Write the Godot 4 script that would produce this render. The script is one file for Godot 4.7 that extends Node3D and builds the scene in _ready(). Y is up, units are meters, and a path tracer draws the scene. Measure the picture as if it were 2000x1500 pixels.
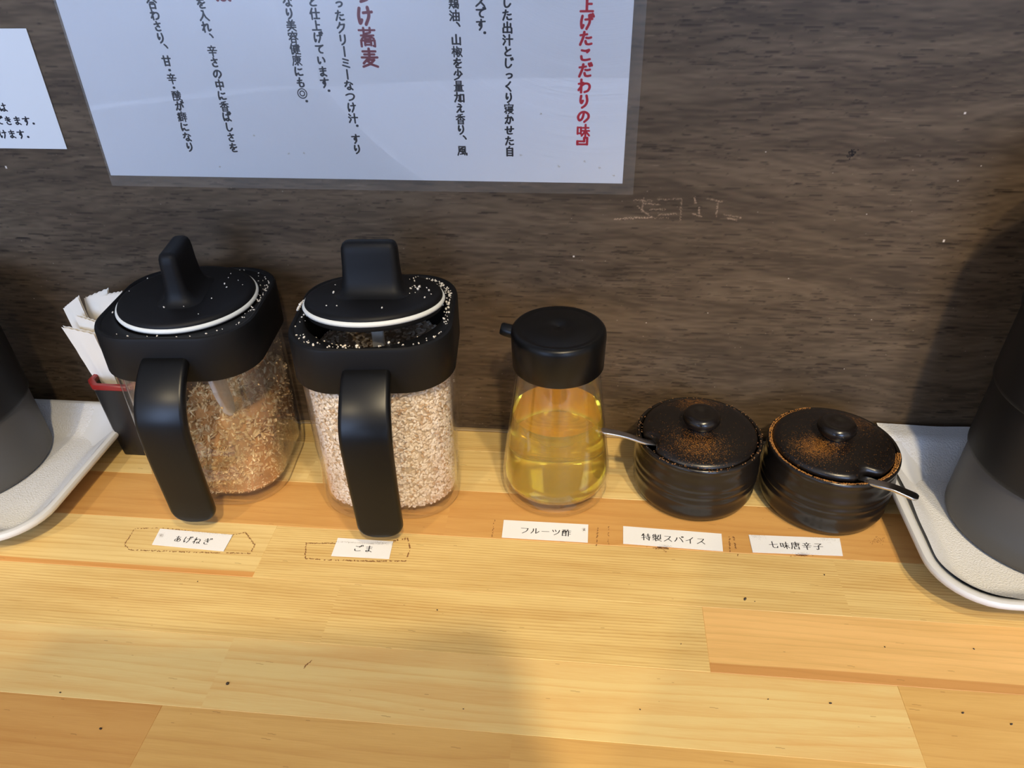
extends Node3D
# A ramen counter: condiment jars, a vinegar bottle and spice pots in front of a stained plywood wall.
# World: y = 0 is the counter top, z = 0 the face of the wall, x = 0 the left edge of the big poster; metres.

const F := 1500.0
var eye := Vector3(0.27995, 0.31972, 0.41658)
var eye_turn := Vector3(-0.59065, 0.11119, -0.02165)
var rng := RandomNumberGenerator.new()
var M := {}
var names := {}

# ---------------------------------------------------------------- pixels to points
func ray(px: float, py: float) -> Vector3:
	return Basis.from_euler(eye_turn) * Vector3((px - 1000.0) / F, -(py - 750.0) / F, -1.0)

func gp(px: float, py: float, y := 0.0) -> Vector3:
	var d := ray(px, py)
	return eye + d * ((y - eye.y) / d.y)

func wp(px: float, py: float, z := 0.0) -> Vector3:
	var d := ray(px, py)
	return eye + d * ((z - eye.z) / d.z)

# ---------------------------------------------------------------- nodes
func numbered(called: String) -> String:
	if not names.has(called):
		names[called] = 0
		return called
	names[called] += 1
	return "%s_%03d" % [called, names[called]]

func thing(called: String, label: String, category: String, at := Vector3.ZERO, turn := 0.0, group := "") -> Node3D:
	var o := Node3D.new()
	o.name = numbered(called)
	add_child(o)
	o.position = at
	o.rotation.y = turn
	tag(o, label, category, group)
	return o

func tag(o: Node, label: String, category := "", group := "", kind := "") -> void:
	if label: o.set_meta("label", label)
	if category: o.set_meta("category", category)
	if group: o.set_meta("group", group)
	if kind: o.set_meta("kind", kind)

func put(called: String, mesh: Mesh, mat: Material, parent: Node = self) -> MeshInstance3D:
	var o := MeshInstance3D.new()
	o.name = numbered(called) if parent == self else called
	o.mesh = mesh
	o.material_override = mat
	parent.add_child(o, true)
	return o

func structure(called: String, mesh: Mesh, mat: Material) -> MeshInstance3D:
	var o := put(called, mesh, mat)
	o.set_meta("kind", "structure")
	return o

# ---------------------------------------------------------------- shapes
func start() -> SurfaceTool:
	var st := SurfaceTool.new()
	st.begin(Mesh.PRIMITIVE_TRIANGLES)
	return st

func done(st: SurfaceTool) -> ArrayMesh:
	st.generate_normals()
	st.index()
	return st.commit()

func tri(st: SurfaceTool, g: int, a: Vector3, b: Vector3, c: Vector3, ua := Vector2.ZERO, ub := Vector2.ZERO, uc := Vector2.ZERO) -> void:
	st.set_smooth_group(g); st.set_uv(ua); st.add_vertex(a)
	st.set_smooth_group(g); st.set_uv(ub); st.add_vertex(b)
	st.set_smooth_group(g); st.set_uv(uc); st.add_vertex(c)

func planar(p: Vector3) -> Vector2:
	return Vector2(p.x, p.z)

# loops run from +x towards +z (clockwise from above); loops that follow each other upward face outward
func loft(st: SurfaceTool, loops: Array, bottom := true, top := true, first_group := 0, sharp := 42.0) -> void:
	var n: int = loops[0].size()
	var g := first_group
	for k in loops.size() - 1:
		if k > 0:
			var worst := 0.0
			for i in [0, n / 8, n / 4, n / 2]:
				var v1: Vector3 = loops[k][i] - loops[k - 1][i]
				var v2: Vector3 = loops[k + 1][i] - loops[k][i]
				if v1.length() > 1e-7 and v2.length() > 1e-7:
					worst = maxf(worst, rad_to_deg(v1.angle_to(v2)))
			if worst > sharp: g += 1
		for i in n:
			var j := (i + 1) % n
			var a: Vector3 = loops[k][i]
			var b: Vector3 = loops[k][j]
			var c: Vector3 = loops[k + 1][j]
			var d: Vector3 = loops[k + 1][i]
			tri(st, g, a, b, c, planar(a), planar(b), planar(c))
			tri(st, g, a, c, d, planar(a), planar(c), planar(d))
	for e in [0, 1]:
		if (e == 0 and not bottom) or (e == 1 and not top): continue
		var loop = loops[0] if e == 0 else loops[-1]
		var mid := Vector3.ZERO
		for p in loop: mid += p
		mid /= n
		for i in n:
			var a: Vector3 = loop[i]
			var b: Vector3 = loop[(i + 1) % n]
			if e == 0: tri(st, 90, mid, b, a, planar(mid), planar(b), planar(a))
			else: tri(st, 91, mid, a, b, planar(mid), planar(a), planar(b))

func ring(r: float, y: float, n := 48, c := Vector2.ZERO) -> PackedVector3Array:
	var out := PackedVector3Array()
	for i in n:
		var t := TAU * i / n
		out.append(Vector3(c.x + cos(t) * r, y, c.y + sin(t) * r))
	return out

# a rounded square given by its polar radius, so that it can be joined to circles
func squared(half: float, corner: float, y: float, n := 72) -> PackedVector3Array:
	var out := PackedVector3Array()
	var b := half - corner
	for i in n:
		var t := TAU * i / n
		var c := absf(cos(t))
		var s := absf(sin(t))
		var r := 0.0
		if s / maxf(c, 1e-6) * half <= b: r = half / c
		elif c / maxf(s, 1e-6) * half <= b: r = half / s
		else: r = b * (c + s) + sqrt(maxf(0.0, b * b * (c + s) * (c + s) - (2.0 * b * b - corner * corner)))
		out.append(Vector3(cos(t) * r, y, sin(t) * r))
	return out

# a rounded rectangle in the xz plane
func rect_loop(hx: float, hz: float, corner: float, y: float, seg := 5, c := Vector2.ZERO) -> PackedVector3Array:
	var out := PackedVector3Array()
	corner = minf(corner, minf(hx, hz) - 1e-5)
	var mids := [Vector2(hx - corner, hz - corner), Vector2(-hx + corner, hz - corner), Vector2(-hx + corner, -hz + corner), Vector2(hx - corner, -hz + corner)]
	for q in 4:
		for k in seg + 1:
			var t := PI / 2 * (q + float(k) / seg)
			var m: Vector2 = mids[q]
			out.append(Vector3(c.x + m.x + cos(t) * corner, y, c.y + m.y + sin(t) * corner))
	return out

func lathe(profile: Array, n := 56, bottom := true, top := true, sharp := 42.0) -> ArrayMesh:
	var st := start()
	var loops := []
	for p in profile: loops.append(ring(p[0], p[1], n))
	loft(st, loops, bottom, top, 0, sharp)
	return done(st)

# box with small chamfers; UV in metres: (x, z) on top, (x, y) on the sides
func box(lo: Vector3, hi: Vector3, ch := 0.0) -> ArrayMesh:
	var st := start()
	if ch > 0.0:
		var c := Vector2((lo.x + hi.x) / 2, (lo.z + hi.z) / 2)
		var hx := (hi.x - lo.x) / 2
		var hz := (hi.z - lo.z) / 2
		var loops := []
		for e in [[lo.y, ch], [lo.y + ch, 0.0], [hi.y - ch, 0.0], [hi.y, ch]]:
			loops.append(rect_loop(hx - e[1], hz - e[1], ch, e[0], 2, c))
		loft(st, loops, true, true, 0, 20.0)
		return done(st)
	var v := [Vector3(lo.x, lo.y, lo.z), Vector3(hi.x, lo.y, lo.z), Vector3(hi.x, lo.y, hi.z), Vector3(lo.x, lo.y, hi.z), Vector3(lo.x, hi.y, lo.z), Vector3(hi.x, hi.y, lo.z), Vector3(hi.x, hi.y, hi.z), Vector3(lo.x, hi.y, hi.z)]
	var faces := [[4, 5, 6, 7, 1], [3, 2, 1, 0, 1], [7, 6, 2, 3, 2], [5, 4, 0, 1, 2], [6, 5, 1, 2, 0], [4, 7, 3, 0, 0]]
	for f in faces:
		var u := []
		for k in 4:
			var p: Vector3 = v[f[k]]
			u.append(Vector2(p.x, p.z) if f[4] == 1 else Vector2(p.x, -p.y) if f[4] == 2 else Vector2(p.z, -p.y))
		var g := faces.find(f)
		tri(st, g, v[f[0]], v[f[1]], v[f[2]], u[0], u[1], u[2])
		tri(st, g, v[f[0]], v[f[2]], v[f[3]], u[0], u[2], u[3])
	return done(st)

# a sheet with thickness from a quad, corners clockwise from top left as seen from the front; UV 0..1
func sheet(tl: Vector3, tr: Vector3, br: Vector3, bl: Vector3, thick: float) -> ArrayMesh:
	var st := start()
	var n := -(tr - tl).cross(bl - tl).normalized()
	if n.y < -0.5 or (absf(n.y) < 0.5 and n.z < 0): n = -n
	var t := n * thick
	var f := [tl + t, tr + t, br + t, bl + t]
	var b := [tl, tr, br, bl]
	var u := [Vector2(0, 0), Vector2(1, 0), Vector2(1, 1), Vector2(0, 1)]
	tri(st, 0, f[0], f[1], f[2], u[0], u[1], u[2]); tri(st, 0, f[0], f[2], f[3], u[0], u[2], u[3])
	tri(st, 1, b[0], b[2], b[1], u[0], u[2], u[1]); tri(st, 1, b[0], b[3], b[2], u[0], u[3], u[2])
	for k in 4:
		var j := (k + 1) % 4
		tri(st, 2 + k, f[k], b[k], b[j], u[k], u[k], u[k]); tri(st, 2 + k, f[k], b[j], f[j], u[k], u[k], u[k])
	return done(st)

func tube(path: Array, radii, n := 10) -> ArrayMesh:
	var st := start()
	var loops := []
	var side := Vector3.ZERO
	for k in path.size():
		var d: Vector3 = (path[mini(k + 1, path.size() - 1)] - path[maxi(k - 1, 0)]).normalized()
		if side == Vector3.ZERO: side = d.cross(Vector3(0.13, 0.71, 0.69)).normalized()
		side = (side - d * side.dot(d)).normalized()
		var up := side.cross(d)
		var r: float = radii[k] if radii is Array else radii
		var loop := PackedVector3Array()
		for i in n:
			var t := TAU * i / n
			loop.append(path[k] + (side * cos(t) - up * sin(t)) * r)
		loops.append(loop)
	loft(st, loops)
	return done(st)

# ---------------------------------------------------------------- materials
func mat(c: Color, rough := 0.5, metal := 0.0, spec := 0.5) -> StandardMaterial3D:
	var m := StandardMaterial3D.new()
	m.albedo_color = c
	m.roughness = rough
	m.metallic = metal
	m.metallic_specular = spec
	return m

func pane(c: Color, rough := 0.02) -> StandardMaterial3D:
	var m := mat(c, rough)
	m.transparency = BaseMaterial3D.TRANSPARENCY_ALPHA
	return m

func noise_map(freq: float, seed_: int, octaves := 4, size := 256, normal := false, strength := 4.0) -> NoiseTexture2D:
	var t := NoiseTexture2D.new()
	t.width = size; t.height = size; t.seamless = true
	t.as_normal_map = normal
	t.bump_strength = strength
	var n := FastNoiseLite.new()
	n.seed = seed_; n.frequency = freq; n.fractal_octaves = octaves
	t.noise = n
	return t

func clamp01(x: float) -> float:
	return clampf(x, 0.0, 1.0)

# pine: growth lines along u, a few broad tones; 0.5 m x 0.04 m
func pine(seed_: int, pale: Color, dark: Color, rings: float, share: float, stripe := Vector3.ZERO, stripe_color := Color.WHITE) -> StandardMaterial3D:
	var w := 1024
	var h := 160
	var n := FastNoiseLite.new(); n.seed = seed_; n.frequency = 1.0; n.fractal_octaves = 2
	var f := FastNoiseLite.new(); f.seed = seed_ + 9; f.frequency = 1.0; f.fractal_octaves = 3
	var data := PackedByteArray(); data.resize(w * h * 3)
	var at := 0
	for y in h:
		for x in w:
			var warp := n.get_noise_2d(x * 0.0011, y * 0.006) * 1.3 + n.get_noise_2d(x * 0.006 + 40.0, y * 0.02) * 0.12
			var t := float(y) / h * rings + warp * 1.1
			var s := t - floorf(t)
			var late := pow(s, 3.5) * (1.0 - smoothstep(0.93, 1.0, s))
			var width := 0.55 + 0.45 * n.get_noise_1d(floorf(t) * 3.7 + 11.0)
			var fibre := f.get_noise_2d(x * 0.02, y * 0.55)
			var broad := f.get_noise_2d(x * 0.003 + 90.0, y * 0.018)
			var k := clamp01(share * late * width * 1.5 + fibre * 0.2 + broad * 0.34 + 0.12)
			var c := pale.lerp(dark, k)
			if stripe.z > 0.0:
				var v := float(y) / h + n.get_noise_1d(x * 0.004) * 0.02
				c = c.lerp(stripe_color, stripe.z * smoothstep(stripe.x - 0.012, stripe.x + 0.012, v) * (1.0 - smoothstep(stripe.y - 0.012, stripe.y + 0.012, v)))
			data[at] = int(clamp01(c.r) * 255); data[at + 1] = int(clamp01(c.g) * 255); data[at + 2] = int(clamp01(c.b) * 255)
			at += 3
	var im := Image.create_from_data(w, h, false, Image.FORMAT_RGB8, data)
	# small marks of use: dark pores and short scratches
	var r := RandomNumberGenerator.new(); r.seed = seed_ * 7 + 1
	for k in 26:
		var x0 := r.randi() % (w - 20)
		var y0 := r.randi() % (h - 3)
		var col := dark.darkened(r.randf_range(0.15, 0.45))
		for j in r.randi_range(1, 9):
			im.set_pixel(x0 + j, y0 + (j / 5), im.get_pixel(x0 + j, y0 + (j / 5)).lerp(col, 0.55))
	var m := mat(Color.WHITE, 0.42, 0.0, 0.45)
	m.albedo_texture = ImageTexture.create_from_image(im)
	m.uv1_scale = Vector3(2.0, 1.0, 1.0)
	m.heightmap_enabled = false
	return m

# dark stained plywood with short open pores along the grain; 1.1 m x 0.55 m
func plywood() -> StandardMaterial3D:
	var w := 2048
	var h := 1024
	var n := FastNoiseLite.new(); n.seed = 5; n.frequency = 1.0; n.fractal_octaves = 4
	var sw := 256
	var sh := 512
	var small := Image.create(sw, sh, false, Image.FORMAT_RGB8)
	var a := Color8(72, 59, 45)
	var b := Color8(103, 86, 67)
	for y in sh:
		for x in sw:
			var bend := n.get_noise_2d(x * 0.012, y * 0.008) * 18.0
			var k := 0.5 + n.get_noise_2d(x * 0.018, (y + bend) * 0.045) * 0.75 + n.get_noise_2d(x * 0.16 + 300.0, (y + bend) * 0.42) * 0.7
			small.set_pixel(x, y, a.lerp(b, clamp01(k)))
	small.resize(w, h, Image.INTERPOLATE_CUBIC)
	var im := small
	var r := RandomNumberGenerator.new(); r.seed = 77
	for k in 42000:
		var x0 := r.randi() % w
		var y0 := r.randi() % h
		var clump := n.get_noise_2d(x0 * 0.004, y0 * 0.012 + 70.0)
		if clump < r.randf_range(-0.5, 0.35): continue
		var len_ := int(3 + pow(r.randf(), 2.5) * 20)
		var dark := r.randf() < 0.8
		var alpha := r.randf_range(0.12, 0.5) if dark else r.randf_range(0.08, 0.3)
		var col := Color8(32, 25, 19) if dark else Color8(150, 128, 104)
		var slope := r.randf_range(-0.05, 0.03)
		for j in len_:
			var px := posmod(x0 + j, w)
			var py := posmod(int(y0 + j * slope), h)
			var edge := minf(1.0, minf(j + 1, len_ - j) / 3.0)
			im.set_pixel(px, py, im.get_pixel(px, py).lerp(col, alpha * edge))
			if alpha > 0.3 and py + 1 < h:
				im.set_pixel(px, py + 1, im.get_pixel(px, py + 1).lerp(col, alpha * edge * 0.5))
	# worn scratches that read like scraped characters, paint specks, a knot
	var scr := [[293.8, 154.0, 315, 155.7], [299, 155, 324, 155.3], [304, 165.5, 315, 165], [309, 167, 309, 158], [313, 160, 322, 160.4], [317, 166, 330, 166.6], [330, 166.6, 330.6, 153.8], [318, 157, 328, 158], [306, 162, 313, 156.5],
		[337, 167.4, 338, 164], [344, 167, 352, 165.2], [337, 158, 342, 156.5], [350, 165, 350, 157], [354, 158, 364, 156.2], [356, 156, 362, 154.8], [310, 163.5, 318, 163], [340, 162, 340.5, 158]]
	for s in scr:
		for k in 60:
			var t := k / 59.0
			if r.randf() < 0.35 and s[0] > 294.0: continue
			var q := wall_px(lerpf(s[0], s[2], t) / 1000.0 + r.randf_range(-0.0004, 0.0004), lerpf(s[1], s[3], t) / 1000.0 + r.randf_range(-0.0004, 0.0004))
			im.set_pixel(q.x, q.y, im.get_pixel(q.x, q.y).lerp(Color8(190, 158, 128), 0.3 if s[0] > 294.0 else 0.6))
	for s in [[465, 214, 2], [474, 146, 3], [371, 193, 1], [271, 131, 2], [472, 179, 1], [481, 187, 1], [-81, 91, 1], [-65, 179, 3], [430, 160, 1], [396, 120, 1], [317, 88, 1], [353, 96, 1], [448, 95, 1], [440, 60, 1]]:
		var q := wall_px(s[0] / 1000.0, s[1] / 1000.0)
		for dy in s[2]:
			for dx in (2 if s[2] > 1 else 1):
				im.set_pixel(q.x + dx, q.y + dy, Color8(214, 200, 184))
	for k in 40:
		var q := wall_px(0.4154 + r.randfn(0.0, 0.0012), 0.1927 + r.randfn(0.0, 0.0009))
		im.set_pixel(q.x, q.y, Color8(22, 16, 13))
	for k in 500:
		var q := wall_px(r.randf_range(-0.3, 0.7), pow(r.randf(), 2.0) * 0.2)
		im.set_pixel(q.x, q.y, im.get_pixel(q.x, q.y).lerp(Color8(214, 200, 184), r.randf_range(0.1, 0.45)))
	var m := mat(Color.WHITE, 0.45, 0.0, 0.32)
	m.albedo_texture = ImageTexture.create_from_image(im)
	m.uv1_scale = Vector3(1.0 / 1.1, 1.0 / 0.55, 1.0)
	m.uv1_offset = Vector3(0.35 / 1.1, 0.0, 0.0)
	return m

func wall_px(x: float, y: float) -> Vector2i:
	return Vector2i(posmod(int((x + 0.35) / 1.1 * 2048), 2046), posmod(int((0.55 - y) / 0.55 * 1024), 1020))

# ---------------------------------------------------------------- lettering drawn stroke by stroke
var KANA := {
	"あ": [[22,24,48,25,76,20],[45,8,43,40,50,82],[66,38,52,66,30,82,18,72,30,52,58,44,80,54,80,74,58,88]],
	"い": [[20,20,20,60,30,78,40,66],[68,24,80,42,82,60]],
	"え": [[38,10,58,18],[24,36,66,32],[66,32,46,58,20,88],[44,60,56,62,58,80,70,86,88,80]],
	"か": [[12,36,54,28,62,38,58,72,48,88,36,78],[38,8,32,50,12,86],[70,24,84,40,88,56]],
	"き": [[22,24,72,18],[18,42,78,34],[44,6,54,34,68,60],[68,60,52,52,40,52],[28,66,32,82,50,90,72,86]],
	"く": [[68,8,46,34,26,48,46,62,70,92]],
	"け": [[22,12,15,50,20,86,30,70],[42,34,90,30],[68,8,72,50,52,92]],
	"こ": [[24,20,50,24,74,18,62,32],[22,60,28,80,52,84,82,78]],
	"さ": [[18,30,80,22],[44,8,54,34,66,54],[66,54,54,48,40,50],[26,62,30,80,50,88,72,84]],
	"し": [[30,8,27,62,40,86,62,82,82,60]],
	"す": [[10,26,90,22],[54,6,55,46,46,60,34,50,44,38,56,48,54,70,36,94]],
	"せ": [[8,42,92,34],[68,12,68,48,60,62,50,56],[30,16,30,70,42,84,78,82]],
	"た": [[12,28,58,22],[38,8,32,40,12,88],[52,44,68,46,86,42],[48,66,54,82,70,86,90,82]],
	"つ": [[8,36,44,24,78,28,90,48,72,74,36,86]],
	"て": [[12,22,50,22,86,16],[86,16,54,34,42,58,54,80,76,84]],
	"と": [[32,10,36,28,44,46],[76,26,42,46,24,66,38,84,80,82]],
	"な": [[12,26,56,20],[38,8,28,40,12,58],[70,24,88,38],[64,42,65,76,50,88,34,77,48,66,66,72,86,88]],
	"に": [[22,12,15,50,19,86,29,70],[46,28,62,32,84,26],[44,66,50,80,66,84,88,80]],
	"ね": [[28,6,28,92],[10,34,42,28],[42,28,26,54,10,76],[26,50,52,28,76,28,84,50,78,76,62,86,55,76,68,68,92,86]],
	"の": [[54,20,44,62,24,80,12,56,28,28,56,18,84,34,86,62,58,90]],
	"は": [[20,12,14,50,19,86,27,70],[44,30,90,26],[66,8,67,74,52,88,38,77,52,66,68,72,90,88]],
	"ま": [[18,24,82,20],[22,44,80,40],[50,6,51,74,36,88,24,77,38,66,54,72,82,88]],
	"も": [[46,6,38,56,42,84,60,90,80,78,78,56],[22,32,66,28],[16,54,64,50]],
	"り": [[30,12,26,44,33,62,43,46],[68,10,74,46,62,76,38,94]],
	"れ": [[28,6,28,92],[10,34,42,28],[42,28,26,54,10,76],[26,50,54,26,70,28,67,58,72,82,94,70]],
	"わ": [[28,6,28,92],[10,34,42,28],[42,28,26,54,10,76],[26,50,54,32,80,36,88,56,76,80,52,90]],
	"を": [[16,24,78,20],[46,6,36,34,16,58],[30,48,46,42,55,52,53,68],[86,42,52,58,34,74,44,90,82,88]],
	"ク": [[40,6,32,30,12,52],[36,22,82,20],[82,20,68,56,24,94]],
	"ス": [[18,18,78,18],[78,18,58,52,12,90],[52,54,70,70,88,88]],
	"ハ": [[32,28,26,54,8,82],[58,24,76,48,92,82]],
	"イ": [[80,8,52,40,10,60],[54,38,54,94]],
	"フ": [[12,20,86,20],[86,20,72,58,28,92]],
	"ル": [[32,20,30,54,8,86],[60,14,60,84],[60,84,76,74,94,54]],
	"ツ": [[14,24,24,46],[42,20,52,42],[88,22,74,60,32,92]],
	"ミ": [[24,12,76,26],[26,42,70,52],[16,70,82,90]],
	"リ": [[28,12,28,58],[72,10,72,52,60,78,36,94]],
}
var KANJI := {
	"ー": [[10,50,90,48]], "｜": [[50,8,50,92]],
	"上": [[50,8,50,84],[50,42,82,42],[8,87,92,87]],
	"味": [[12,26,12,72],[12,26,36,26,36,72],[12,68,36,68],[48,28,92,28],[42,50,97,50],[69,6,69,96],[68,52,42,86],[70,52,97,84]],
	"出": [[50,4,50,90],[20,18,20,46,80,46],[80,18,80,48],[11,56,11,90,89,90],[89,56,89,95]],
	"汁": [[12,12,26,26],[7,40,22,50],[9,92,28,62],[36,44,97,44],[67,8,67,96]],
	"寝": [[50,0,50,12],[9,14,9,29],[9,14,91,14,87,29],[22,34,22,96],[10,44,20,56],[7,82,22,68],[40,32,84,32,84,54],[40,43,84,43],[38,54,84,54],[36,70,36,62,93,62],[44,73,82,73,42,97],[50,75,92,97]],
	"自": [[48,2,38,18],[22,20,22,95],[22,20,78,20,78,95],[22,44,78,44],[22,68,78,68],[22,92,78,92]],
	"鶏": [[42,5,12,13],[10,22,18,32],[26,20,30,30],[44,18,36,32],[8,42,46,42],[26,42,24,62,6,94],[8,62,48,62],[28,64,48,92],[72,2,66,13],[57,14,57,66],[57,14,87,14,87,46],[57,30,87,30],[57,46,87,46],[57,57,93,57],[57,66,93,66,89,95,80,91],[54,78,50,92],[64,76,66,88],[75,76,78,86]],
	"油": [[12,12,26,26],[7,40,22,50],[9,92,28,62],[39,30,39,94],[39,30,93,30,93,94],[39,60,93,60],[39,91,93,91],[66,6,66,91]],
	"山": [[50,8,50,84],[13,34,13,87,87,87],[87,34,87,92]],
	"椒": [[4,28,38,28],[22,5,22,96],[22,32,4,66],[22,34,36,54],[52,6,52,36],[52,20,66,20],[40,38,66,38],[53,38,53,94],[44,52,40,76],[60,52,66,70],[68,26,95,26,88,58,64,94],[70,34,80,68,98,94]],
	"少": [[50,4,50,56,40,51],[30,22,13,48],[68,20,88,44],[78,48,50,80,14,96]],
	"量": [[26,5,26,34],[26,5,74,5,74,34],[26,20,74,20],[26,34,74,34],[5,44,95,44],[22,52,22,74],[22,52,78,52,78,74],[22,63,78,63],[22,74,78,74],[50,52,50,95],[15,85,85,85],[5,96,95,96]],
	"加": [[5,32,52,32,48,88,38,82],[28,6,26,52,5,92],[62,26,62,92],[62,26,93,26,93,92],[62,86,93,86]],
	"香": [[72,3,26,13],[7,26,93,26],[50,10,50,52],[48,28,9,55],[52,28,91,55],[26,60,26,97],[26,60,76,60,76,97],[26,77,76,77],[26,95,76,95]],
	"風": [[18,9,18,60,5,96],[18,9,81,9,81,70,96,94,97,78],[66,18,34,26],[32,36,32,60],[32,36,68,36,68,60],[32,60,68,60],[50,22,50,84],[28,87,72,81],[64,72,75,92]],
	"蕎": [[5,14,95,14],[32,3,32,25],[68,3,68,25],[66,27,30,33],[14,41,86,41],[48,31,18,59],[54,41,86,57],[36,47,36,59],[36,47,66,47,66,59],[36,59,66,59],[13,67,13,97],[13,67,89,67,89,97,80,95],[34,75,34,91],[34,75,68,75,68,91],[34,89,68,89]],
	"麦": [[13,16,87,16],[21,32,79,32],[5,48,95,48],[50,3,50,48],[44,50,13,79],[36,61,75,61,50,83,9,97],[36,67,58,85,93,97]],
	"仕": [[31,5,9,47],[22,32,22,96],[37,40,97,40],[66,6,66,88],[41,91,93,91]],
	"美": [[32,3,40,16],[68,3,58,16],[13,20,87,20],[19,34,81,34],[7,48,93,48],[50,20,50,48],[7,65,93,65],[50,50,46,71,11,97],[52,67,91,97]],
	"容": [[50,0,50,12],[9,14,9,31],[9,14,91,14,87,31],[40,24,20,43],[60,24,80,43],[50,37,9,69],[50,37,93,67],[30,67,30,97],[30,67,72,67,72,97],[30,94,72,94]],
	"健": [[22,5,5,45],[15,30,15,96],[29,22,44,22,33,48,44,48,40,70,27,94],[31,62,56,92,98,96],[54,16,88,16,88,42],[48,29,98,29],[54,42,88,42],[54,55,90,55],[50,69,94,69],[70,5,70,85]],
	"康": [[50,0,50,12],[14,14,95,14],[16,14,16,60,4,96],[32,26,81,26,81,50],[24,38,91,38],[32,50,81,50],[56,18,56,94,48,91],[30,58,42,66],[26,90,50,73],[81,56,66,66],[60,62,93,94]],
	"入": [[36,10,51,12,52,30,38,62,8,94],[52,32,66,66,96,94]],
	"辛": [[50,3,50,14],[13,16,87,16],[32,22,38,38],[68,22,60,38],[5,44,95,44],[15,65,85,65],[50,44,50,98]],
	"中": [[15,26,15,68],[15,26,85,26,85,68],[15,63,85,63],[50,4,50,98]],
	"合": [[50,4,5,47],[50,4,95,45],[31,45,69,45],[24,60,24,97],[24,60,76,60,76,97],[24,94,76,94]],
	"甘": [[7,28,93,28],[28,6,28,94],[72,6,72,94],[28,59,72,59],[28,91,72,91]],
	"酸": [[3,12,49,12],[7,28,7,96],[7,28,45,28,45,96],[20,12,18,50],[32,12,34,48],[7,64,45,64],[7,93,45,93],[70,3,58,22,85,20],[78,12,91,27],[64,31,54,45],[76,31,76,41,93,41],[68,45,52,67],[64,55,87,55,72,81,50,97],[62,65,78,83,97,95]],
	"癖": [[52,0,52,12],[16,14,97,14],[18,14,18,58,5,96],[6,26,12,38],[3,63,16,53],[28,26,50,26,50,42],[28,26,28,52,22,94],[28,42,50,42],[32,59,32,90],[32,59,50,59,50,90],[32,88,50,88],[76,19,76,28],[58,30,97,30],[66,36,70,48],[88,36,84,48],[56,52,98,52],[58,71,96,71],[77,52,77,98]],
	"特": [[18,13,7,37],[10,30,42,30],[26,5,26,96],[3,67,44,54],[52,22,91,22],[46,42,98,42],[71,4,71,42],[46,60,98,60],[82,44,82,94,72,90],[56,69,66,81]],
	"製": [[18,7,9,22],[12,16,54,16],[3,28,60,28],[34,2,34,54],[12,38,12,53],[12,38,54,38,54,53],[68,10,68,37],[88,3,88,53,80,51],[50,53,50,61],[5,61,95,61],[48,61,7,86],[36,71,36,96,57,87],[85,67,62,77],[52,63,66,82,96,96]],
	"酢": [[3,12,49,12],[7,28,7,96],[7,28,45,28,45,96],[20,12,18,50],[32,12,34,48],[7,64,45,64],[7,93,45,93],[64,5,51,38],[60,22,97,22],[71,22,71,98],[71,46,95,46],[71,69,95,69]],
	"七": [[7,50,93,40],[42,6,42,78,52,90,87,88,90,70]],
	"唐": [[50,0,50,12],[14,14,95,14],[16,14,16,58,4,96],[32,24,81,24,81,46],[24,35,93,35],[32,46,81,46],[56,18,56,63],[34,65,34,97],[34,65,81,65,81,97],[34,94,81,94]],
	"子": [[17,13,80,13,52,38],[52,38,52,88,40,94,33,86],[5,51,95,51]],
	"』": [[62,14,84,14,84,62,12,62,12,40,62,40,62,14]],
	"、": [[36,36,50,48,62,66]], "。": [[46,48,54,52],[54,48,46,52]], "・": [[46,48,54,52],[54,48,46,52]],
}
var VOICED := {"げ": "け", "だ": "た", "じ": "し", "で": "て", "ば": "は", "が": "か", "ぎ": "き", "ご": "こ"}

func curve(s: Array) -> PackedVector2Array:
	var p := PackedVector2Array()
	for k in s.size() / 2: p.append(Vector2(s[2 * k], s[2 * k + 1]))
	if p.size() < 3: return p
	var out := PackedVector2Array()
	for k in p.size() - 1:
		var a := p[maxi(k - 1, 0)]
		var d := p[mini(k + 2, p.size() - 1)]
		for j in 5: out.append(p[k].cubic_interpolate(p[k + 1], a, d, j / 5.0))
	out.append(p[-1])
	return out

func strokes(ch: String) -> Array:
	var out := []
	if ch == "っ":
		for s in strokes("つ"):
			var q := PackedVector2Array()
			for p in s: q.append(p * 0.66 + Vector2(26, 22))
			out.append(q)
		return out
	if ch == "◎":
		for r in [46.0, 24.0]:
			var q := PackedVector2Array()
			for k in 25: q.append(Vector2(50, 50) + Vector2.from_angle(TAU * k / 24) * r)
			out.append(q)
		return out
	if ch == "パ":
		out = strokes("ハ")
		var q := PackedVector2Array()
		for k in 13: q.append(Vector2(88, 12) + Vector2.from_angle(TAU * k / 12) * 8.0)
		out.append(q)
		return out
	if VOICED.has(ch):
		out = strokes(VOICED[ch])
		out.append(PackedVector2Array([Vector2(77, 4), Vector2(84, 18)]))
		out.append(PackedVector2Array([Vector2(91, 0), Vector2(98, 14)]))
		return out
	if KANA.has(ch):
		for s in KANA[ch]: out.append(curve(s))
	elif KANJI.has(ch):
		for s in KANJI[ch]:
			var q := PackedVector2Array()
			for k in s.size() / 2: q.append(Vector2(s[2 * k], s[2 * k + 1]))
			out.append(q)
	return out

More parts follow.
